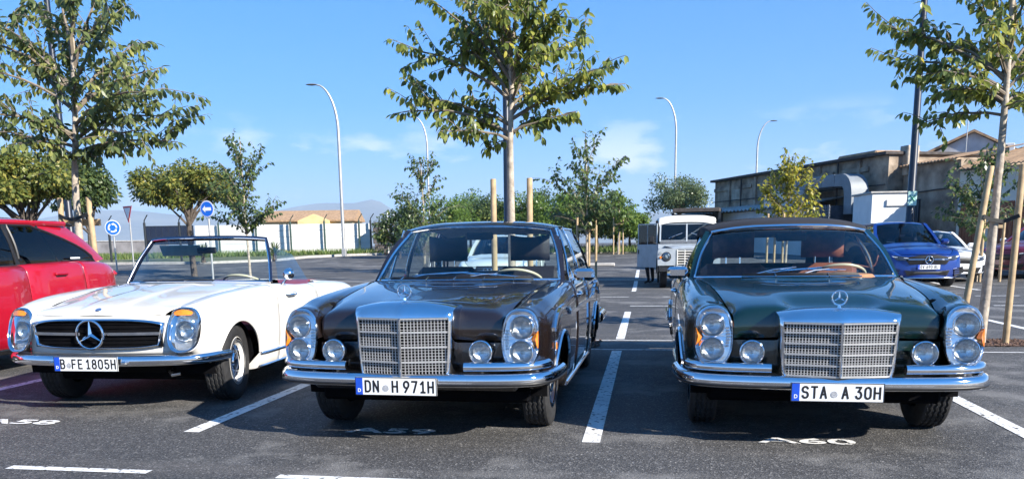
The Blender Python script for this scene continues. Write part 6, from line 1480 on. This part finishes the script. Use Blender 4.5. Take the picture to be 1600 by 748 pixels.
# ---- lamp posts
galv = pm('galvanised_steel', (.48, .48, .47), .45, .6, noise=(4, .12)); navy = pm('dark_post_paint', (.012, .016, .028), .4, .1, .3, noise=(6, .2))
def curved_lamp(px, D, ytop, side, label, r=.10, reach=1.15):
    p = gd(px, D); h = at_d(px, ytop, D).z-p.z; o = thing('street_lamp', label, 'street lamp', p)
    pts = [(0, 0, 0), (0, 0, h*.45), (0, 0, h-2.6)]+[(side*reach*(1-math.cos(t)), 0, h-2.6+2.6*math.sin(t)) for t in np.linspace(.15, math.pi/2, 9)]
    CRd = Vector(CR).xy.normalized(); o.rotation_euler[2] = math.atan2(CRd.y, CRd.x)
    MB().tube(pts, list(np.linspace(r, r*.42, len(pts))), 10).build('pole', galv, o); MB().box((0, 0, .25), (.26, .26, .5), b=.03).build('base', galv, o)
    hd = MB(); n = 8; rows = []
    for i in range(n):
        t = i/(n-1); w_ = .16*math.sin(math.pi*(.12+.80*t))**.6; hh = .055*math.sin(math.pi*(.1+.85*t))**.7; x = side*(reach+.62*t-.05); rows.append([(x, w_*math.cos(a), h+.01+hh*math.sin(a)) for a in np.linspace(0, 2*math.pi, 10, endpoint=False)])
    hd.grid(np.array(rows), cv=True); hd.build('lamp_head', pm('lamp_head_grey', (.20, .20, .20), .5, .3, noise=(10, .2)), o, fix=True)
curved_lamp(537, 48, 140, -1, 'tall grey street lamp with curved arm behind the white wall')
curved_lamp(1053, 66, 160, -1, 'thin grey street lamp with curved arm behind the airy tree', .09, 1.1)
curved_lamp(1178, 78, 194, 1, 'thin grey street lamp curving over the roof of the old building', .10, 1.2)
curved_lamp(672, 76, 188, -1, 'thin grey street lamp behind the bushy tree beside the saloon roof', .10, 1.1)
def dark_post(px, py, D, label, h=9.2, r=.11):
    p = at_d(px, py, D); o = thing('lamp_post', label, 'lamp post', (p.x, p.y, 0)); MB().tube([(0, 0, 0), (0, 0, 1.2), (0, 0, 1.25), (0, 0, h)], [r*1.25, r*1.25, r, r*.72], 14).build('pole', navy, o)
    MB().box((0, 0, .02), (.42, .42, .04), b=.01).build('base_plate', navy, o); MB().lathe([(.06, 0), (.22, .04), (.24, .10), (.12, .18), (0, .2)], (0, 0, h), (0, 0, 1), 18).build('lamp_head', navy, o); MB().box((r*.9, -.02, 1.0), (.02, .10, .30), b=.005).build('service_door', navy, o); return o
LPR = dark_post(1422, 330, 23.4, 'dark blue lamp post with green sign beside the blue crossover')
dark_post(793, 330, 23.5, 'dark blue lamp post behind the tree of the brown saloon'); dark_post(78, 50, 23.5, 'dark blue lamp post rising behind the dense left tree')
sg = MB().box((0, -.13, 2.38), (.24, .012, .40), b=.004).build('exit_sign', pm('sign_pale_green', (.50, .74, .62), .5, noise=(8, .06)), None); sg.parent = LPR
gm_ = pm('sign_green', (.01, .30, .16), .5, noise=(10, .1)); gmk = MB()
for s_ in (-1, 1): gmk.tube([(-.06*s_, -.139, 2.30), (.06*s_, -.139, 2.46)], .014, 4)
gmk.build('sign_symbol', gm_, sg)
# ---- traffic signs
blue_s = pm('sign_blue', (.01, .13, .62), .4, noise=(10, .08)); white_s = pm('sign_white', (.80, .80, .80), .4, noise=(10, .04)); red_s = pm('sign_red', (.50, .02, .03), .4, noise=(10, .1))
def sign_pole(px, D, label, h, cat='road sign', rz=0):
    p = gd(px, D); o = thing('road_sign', label, cat, p, rz); MB().tube([(0, 0, 0), (0, 0, h)], .035, 10).build('pole', galv, o); return o
o = sign_pole(179, 36, 'round blue roundabout sign with white arrows beyond the red crossover', 2.1, rz=R(14)); zz = at_d(179, 356, 36).z-o.location.z
MB().lathe([(.32, 0), (.32, .015), (0, .016)], (0, -.04, zz), (0, -1, 0), 32).build('sign_disc', blue_s, o); MB().lathe([(.325, .0), (.335, .01), (.305, .0175), (.30, .0165)], (0, -.04, zz), (0, -1, 0), 32).build('sign_rim', white_s, o)
for k in range(3):
    a0_ = k*2*math.pi/3; b = MB()
    arc = [(.17*math.cos(t), -.062, zz+.17*math.sin(t)) for t in np.linspace(a0_, a0_+1.35, 9)]; b.tube(arc, .02, 4, sec=[(.004, -.026), (.004, .026), (-.004, .026), (-.004, -.026)]) if False else None
    P = np.array([[(q*math.cos(t), -.060, zz+q*math.sin(t)) for q in (.14, .20)] for t in np.linspace(a0_, a0_+1.30, 9)]); b.grid(P); t1 = a0_+1.30
    b.add([(.11*math.cos(t1), -.060, zz+.11*math.sin(t1)), (.23*math.cos(t1), -.060, zz+.23*math.sin(t1)), (.17*math.cos(t1+.55), -.060, zz+.17*math.sin(t1+.55))], [(0, 1, 2)]); b.build('arrow', white_s, o, smooth=0)
o = sign_pole(329, 26, 'round blue sign with white arrow above the roadster windscreen', 2.7, rz=R(-8)); zz = at_d(328, 327, 26).z-o.location.z; o.children[0].scale = (1, 1, (zz+.25)/2.7)
MB().lathe([(.25, 0), (.25, .015), (0, .016)], (0, -.04, zz), (0, -1, 0), 32).build('sign_disc', blue_s, o); MB().lathe([(.255, .0), (.262, .01), (.235, .0175), (.23, .0165)], (0, -.04, zz), (0, -1, 0), 32).build('sign_rim', white_s, o)
MB().add([(-.17, -.060, zz), (-.06, -.060, zz+.11), (-.06, -.060, zz+.05), (.16, -.060, zz+.05), (.16, -.060, zz-.05), (-.06, -.060, zz-.05), (-.06, -.060, zz-.11)], [(0, 6, 5, 4, 3, 2, 1)]).build('arrow', white_s, o, smooth=0)
o = sign_pole(206, 38, 'give-way triangle sign seen edge-on beyond the red crossover', 1.9, rz=R(-30)); zz = at_d(205, 331, 38).z-o.location.z; o.children[0].scale = (1, 1, (zz+.2)/1.9)
tri = lambda r_: [(r_*math.cos(a), r_*math.sin(a)) for a in (R(-90), R(30), R(150))]
MB().prism(tri(.50), ((0, -.05, zz), (1, 0, 0), (0, 0, 1)), .02).build('sign_triangle', red_s, o, smooth=0, fix=True); MB().prism(tri(.34), ((0, -.075, zz), (1, 0, 0), (0, 0, 1)), .004).build('sign_face', white_s, o, smooth=0, fix=True)
# ---- yellow farm building beyond the wall
yb0, yb1 = gd(410, 120), gd(552, 120); yb0.z = yb1.z = .86; Ld = (yb1-yb0).xy.length; hh = at_d(480, 334, 120).z-.86
YB = thing('farm_building', 'long yellow building with brown tiled roof beyond the white wall', 'building', yb0, math.atan2((yb1-yb0).y, (yb1-yb0).x))
yel = pm('yellow_render', (.66, .50, .24), .85, noise=(.8, .15)); tile = pm('roof_tile', (.36, .23, .13), .85, noise=(3, .3), bump=(6, .5, .06)); dkw = pm('window_dark', (.03, .035, .04), .2, noise=(5, .2))
MB().box((Ld/2, 4, hh*.42), (Ld, 8, hh*.84)).build('wall', yel, YB, smooth=0)
MB().add([(-.4, -.4, hh*.83), (Ld+.4, -.4, hh*.83), (Ld+.4, 4, hh*1.12), (-.4, 4, hh*1.12), (-.4, 8.4, hh*.83), (Ld+.4, 8.4, hh*.83), (-.4, -.4, hh*.78), (Ld+.4, -.4, hh*.78), (-.4, 8.4, hh*.78), (Ld+.4, 8.4, hh*.78)], [(0, 1, 2, 3), (3, 2, 5, 4), (0, 6, 7, 1), (4, 5, 9, 8), (0, 3, 4, 8, 6), (1, 7, 9, 5, 2), (6, 8, 9, 7)]).build('roof', tile, YB, smooth=0)
MB().prism([(Ld*.42, hh*.5), (Ld*.76, hh*.5), (Ld*.76, hh*.80), (Ld*.59, hh*.98), (Ld*.42, hh*.80)], ((0, -1.0, 0), (1, 0, 0), (0, 0, 1)), -1.5).build('gable_porch', yel, YB, smooth=0, fix=True)
for x in (.1, .25, .88): MB().box((Ld*x, -.02, hh*.55), (.9, .1, 1.2)).build('window', dkw, YB, smooth=0)
# ---- old stone building on the right
def seg(pxa, Da, pxb, Db):
    a, b_ = gd(pxa, Da), gd(pxb, Db); a.z = b_.z = 0; d = b_-a; return a, d.xy.length, math.atan2(d.y, d.x)
def stone_mat():
    m = pm('old_render', (.30, .23, .17), .95, noise=(1.6, .5), c2=(.50, .40, .30), bump=(7, .6, .04)); return m
stone = stone_mat(); whiter = pm('white_render', (.66, .66, .66), .9, noise=(1.2, .14), c2=(.72, .71, .69)); corr = pm('fibre_cement', (.40, .38, .35), .9, noise=(4, .25)); ductm = pm('duct_metal', (.20, .225, .25), .55, .0, noise=(3, .12)); capm = pm('dark_coping', (.07, .06, .055), .9, noise=(5, .3))
a, Lw, th = seg(1115, 53, 1381, 37)
OB = thing('old_building', 'long weathered stone building with sloping dark coping', 'building', a, th)
MB().box((Lw/2, 3, 2.48), (Lw, 6, 4.96)).build('wall', stone, OB, smooth=0)
MB().box((Lw/2, 2.9, 5.03), (Lw+.3, 6.4, .14), b=.02).build('coping', capm, OB, smooth=0)
MB().box((Lw+.05, 1.0, 4.7), (.55, .6, 1.3), b=.03).build('parapet_pier', pm('pale_stone', (.42, .36, .28), .9, noise=(4, .3)), OB)
for k in range(5): MB().box((Lw*(.12+.19*k), -.05, 2.5), (.22, .14, 4.85), b=.02).build('buttress_strip', stone, OB, smooth=0)
for x in (.17, .73): MB().box((Lw*x, -.03, 4.0), (1.0, .08, .75), b=.01).build('blocked_window', pm('pale_stone', (.42, .36, .28)), OB)
for k in range(4): MB().tube([(Lw*(.22+.19*k), -.16, .0), (Lw*(.22+.19*k), -.16, 4.9)], .05, 8).build('downpipe', capm, OB)
MB().tube([(0, -.14, 3.72), (Lw, -.14, 3.66)], .03, 6).build('wall_cable', capm, OB)
for k in range(6): MB().box((Lw*(.06+.16*k), -.05, 4.45), (Lw*.12, .06, .22), b=.02).build('string_course', stone, OB)
ro = MB().box((Lw*.78, 2.2, 5.28), (3.0, 2.6, .26), b=.08).build('roof_tiles', tile, OB)
# lean-to with corrugated roof in front of it
LN = thing('lean_to', 'low white lean-to with corrugated roof along the old building', 'lean-to', a, th)
MB().box((Lw*.40, -1.0, 1.42), (Lw*.80, 1.9, 2.84)).build('wall', whiter, LN, smooth=0)
P = np.array([[(x, y, z+.045*math.sin(x*2*math.pi/.42)) for x in np.arange(-.3, Lw*.82, .07)] for y, z in ((-2.25, 2.92), (-.05, 3.30))]); MB().grid(P).build('corrugated_roof', corr, LN, smooth=60)
P2 = P.copy(); P2[..., 2] -= .03; MB().grid(P2, True).build('roof_underside', corr, LN, smooth=60)
lat = MB().box((Lw*.86, -1.0, 1.40), (Lw*.115, 1.8, 2.8)).build('lattice_backing', pm('lattice_dark', (.05, .06, .08), .7, noise=(5, .3)), LN, smooth=0)
for k in range(12): MB().box((Lw*.86, -1.925, 1.3+.13*k), (Lw*.115, .03, .035)).build('lattice_slat', ductm, lat, smooth=0)
for k in range(14): MB().box((Lw*.805+Lw*.11*k/13, -1.94, 2.05), (.03, .03, 1.6)).build('lattice_upright', ductm, lat, smooth=0)
DK = thing('air_duct', 'large grey metal ventilation duct with elbow on the old building', 'duct', a, th)
for k in range(4): MB().box((Lw*.66+1.05*k, -.9, 3.98), (1.02, .9, .56), b=.03).build('duct_section', ductm, DK)
el = [(Lw*.66+3.7, -.9, 3.98), (Lw*.66+4.3, -.9, 3.95), (Lw*.66+4.65, -.9, 3.65), (Lw*.66+4.75, -.9, 3.1), (Lw*.66+4.75, -.9, 2.4)]
MB().tube(smooth_path(el, 14), .4, 4, sec=[(-.45, -.28), (.45, -.28), (.45, .28), (-.45, .28)]).build('duct_elbow', ductm, DK, smooth=50)
for k, (x, w_) in enumerate(((.60, .9), (.655, .9), (.705, .7))): MB().box((Lw*x, -1.6, 3.28), (w_, .8, .85), b=.03).build('fan_housing', whiter, DK)
# white block facing the car park
b0 = at_d(1388, 380, 34); WB = thing('white_hut', 'plain white rendered hut beside the dark lamp post', 'hut', (b0.x, b0.y, 0), R(4))
MB().box((0, 1.2, 1.56), (1.55, 2.4, 3.12), b=.02).build('wall', pm('bright_white', (.80, .80, .78), .85, noise=(2, .06)), WB); MB().box((.25, -.03, 2.72), (.9, .10, .28), b=.02).build('awning_box', whiter, WB)
MB().box((0, 1.2, 3.15), (1.7, 2.55, .08), b=.02).build('roof_slab', concrete, WB)
# second wall section and house with shutters
a2, L2, t2 = seg(1378, 38.5, 1492, 33.5); S2 = thing('stone_annex', 'lower stone annex with tiled roof edge behind the dark lamp post', 'building', a2, t2)
MB().box((L2/2, 2.5, 2.2), (L2, 5, 4.4)).build('wall', stone, S2, smooth=0)
def tile_edge(parent, L0, y0, y1, z0, z1, name='tile_row'):
    b = MB(); P = np.array([[(x, y, z+.06*abs(math.sin(x*math.pi/.22))) for x in np.arange(-.15, L0+.15, .055)] for y, z in ((y0, z0), (y1, z1))]); b.grid(P); P2 = P.copy(); P2[0, :, 2] -= .05; b.grid(np.array([P2[0], P[0]])); b.build(name, tile, parent, smooth=60)
tile_edge(S2, L2, -.28, 3.0, 4.42, 5.0)
gt_ = MB().box((L2*.42, -.04, 1.5), (1.1, .06, 2.9)).build('gate', pm('gate_dark', (.03, .035, .045), .5, noise=(5, .2)), S2, smooth=0)
for k in range(9): MB().box((L2*.42-.5+.125*k, -.09, 1.5), (.025, .03, 2.8)).build('gate_bar', ductm, gt_, smooth=0)
MB().tube([(-.2, -.06, 3.3), (L2*.3, -.05, 3.22), (L2*.7, -.05, 3.28), (L2, -.05, 3.3)], .025, 6).build('cable', postd, S2)
a3, L3, t3 = seg(1492, 33.3, 1680, 28); HS = thing('shuttered_house', 'white house with brown shutters and tiled eave', 'house', a3, t3)
MB().box((L3/2, 3, 1.95), (L3, 6, 3.9)).build('wall', pm('cream_render', (.70, .66, .56), .9, noise=(1.4, .1)), HS, smooth=0); tile_edge(HS, L3, -.35, 3.2, 3.92, 4.9)
shm = pm('shutter_brown', (.30, .10, .045), .7, noise=(6, .2))
for x in (.14, .42, .66, .88):
    s0 = MB().box((L3*x, -.03, 1.35), (1.05, .07, 2.5), b=.01).build('door_shutter', shm, HS); 
    for k in range(6): MB().box((L3*x-.45+.18*k, -.075, 1.35), (.15, .03, 2.4), b=.008).build('board', shm, s0)
# gable behind
gb_ = at_d(1522, 207, 46); rdir = Vector((ray(1522, 207).x, ray(1522, 207).y, 0)).normalized()
def on_plane(px, py):
    d = ray(px, py); t = (gb_-O).dot(rdir)/d.dot(rdir); return O+d*t
ga, gc = on_plane(1436, 250), on_plane(1650, 268); GB = thing('gable_house', 'tall house with pale weathered gable and tiled roof', 'house', (ga.x, ga.y, 0), math.atan2((gc-ga).y, (gc-ga).x)); X1 = (gb_-ga).xy.length; X2 = (gc-ga).xy.length
MB().prism([(0, 0), (X2, 0), (X2, gc.z), (X1, gb_.z), (0, ga.z)], ((0, 0, 0), (1, 0, 0), (0, 0, 1)), -8).build('wall', pm('gable_render', (.50, .50, .53), .95, noise=(1.1, .3), c2=(.60, .60, .62), bump=(5, .5, .03)), GB, smooth=0, fix=True)
for (xa, za, xb, zb) in ((-.2, ga.z, X1, gb_.z), (X1, gb_.z, X2+.2, gc.z)):
    MB().add([(xa, -.25, za+.02), (xb, -.25, zb+.02), (xb, 8.2, zb+.02), (xa, 8.2, za+.02), (xa, -.25, za+.16), (xb, -.25, zb+.16), (xb, 8.2, zb+.16), (xa, 8.2, za+.16)], [(0, 1, 5, 4), (1, 2, 6, 5), (2, 3, 7, 6), (3, 0, 4, 7), (4, 5, 6, 7), (3, 2, 1, 0)]).build('roof_slope', tile, GB, smooth=0)
ac = MB().box((X1+1.6, -.22, gb_.z-1.05), (.85, .35, .62), b=.03).build('air_conditioner', whiter, GB); MB().lathe([(.24, 0), (.22, .02), (.05, .03), (0, .03)], (X1+1.55, -.40, gb_.z-1.05), (0, -1, 0), 24).build('fan_grille', postd, ac)
an = thing('roof_aerial', 'thin television aerial on the gable house', 'aerial', (gb_.x-.5, gb_.y-.4, gb_.z-2.4)); MB().tube([(0, 0, 0), (0, 0, 3.6)], .025, 6).build('mast', galv, an)
for k in range(4): MB().tube([(-.5+.08*k, 0, 3.45-.22*k), (.5-.08*k, 0, 3.45-.22*k)], .012, 5).build('rod', galv, an)
# dark flat canopy behind the off-road car
c0 = at_d(1090, 329, 47); FC = thing('flat_canopy', 'low dark flat-roofed shed behind the off-road car', 'shed', (c0.x, c0.y, gz(c0.x, c0.y)), R(-8)); hz_ = c0.z-gz(c0.x, c0.y)
MB().box((0, 0, hz_), (2.6, 2.4, .22), b=.02).build('roof_slab', capm, FC)
for x in (-1.3, 1.3): MB().box((x, -.9, hz_/2-.06), (.14, .14, hz_-.12)).build('post', postd, FC)
MB().box((0, 1.0, hz_/2), (2.9, .1, hz_-.3)).build('back_wall', postd, FC, smooth=0)
# ---- mountains and the air in front of them
def ridge():
    xs = list(range(-900, 2600, 14)); rng = np.random.RandomState(3); rows = []
    def prof(px): return 34+34*math.exp(-((px-180)/170)**2)+40*math.exp(-((px-520)/130)**2)+14*math.exp(-((px-590)/26)**2)+22*math.exp(-((px-1100)/240)**2)+30*math.exp(-((px+420)/260)**2)+26*math.exp(-((px-1900)/300)**2)
    nz_ = np.cumsum(rng.normal(0, 1, len(xs))); nz_ -= np.linspace(nz_[0], nz_[-1], len(xs)); nz_ = np.clip(nz_*.9, -8, 8)
    for f, D in ((0, 7600), (.25, 8000), (.55, 8500), (.8, 8900), (1.0, 9300), (.75, 9900), (.3, 10600), (0, 11000)):
        jit = rng.normal(0, 1, len(xs)); jit = np.convolve(jit, np.ones(3)/3, 'same')
        row = []
        for i, px in enumerate(xs):
            p = O+ray(px, 384)*D; hgt = max(2, (prof(px)+nz_[i]+jit[i]*5*(.3 < f < .95 or f == .75))*f)/1270*9300; row.append((p.x, p.y, hgt if f > 0 else -.5))
        rows.append(row)
    o = MB().grid(np.array(rows)).build('mountains', pm('mountain_rock', (.13, .125, .10), .95, noise=(.0016, .5), bump=(.004, 1, 60)), smooth=35); o['kind'] = 'structure'
    if sum(p.normal.z for p in o.data.polygons) < 0: o.data.flip_normals()
ridge()
hz_m = bpy.data.materials.new('haze_air'); hz_m.use_nodes = True; N, Lk = nodes_of(hz_m); N.remove(N['Principled BSDF']); pv = N.new('ShaderNodeVolumePrincipled')
pv.inputs['Color'].default_value = (.62, .80, 1, 1); pv.inputs['Density'].default_value = 1.3e-4; pv.inputs['Anisotropy'].default_value = 0; Lk.new(pv.outputs[0], N['Material Output'].inputs['Volume'])
MB().box((0, 0, 449), (28000, 28000, 900)).build('haze', hz_m, smooth=0, kind='stuff')
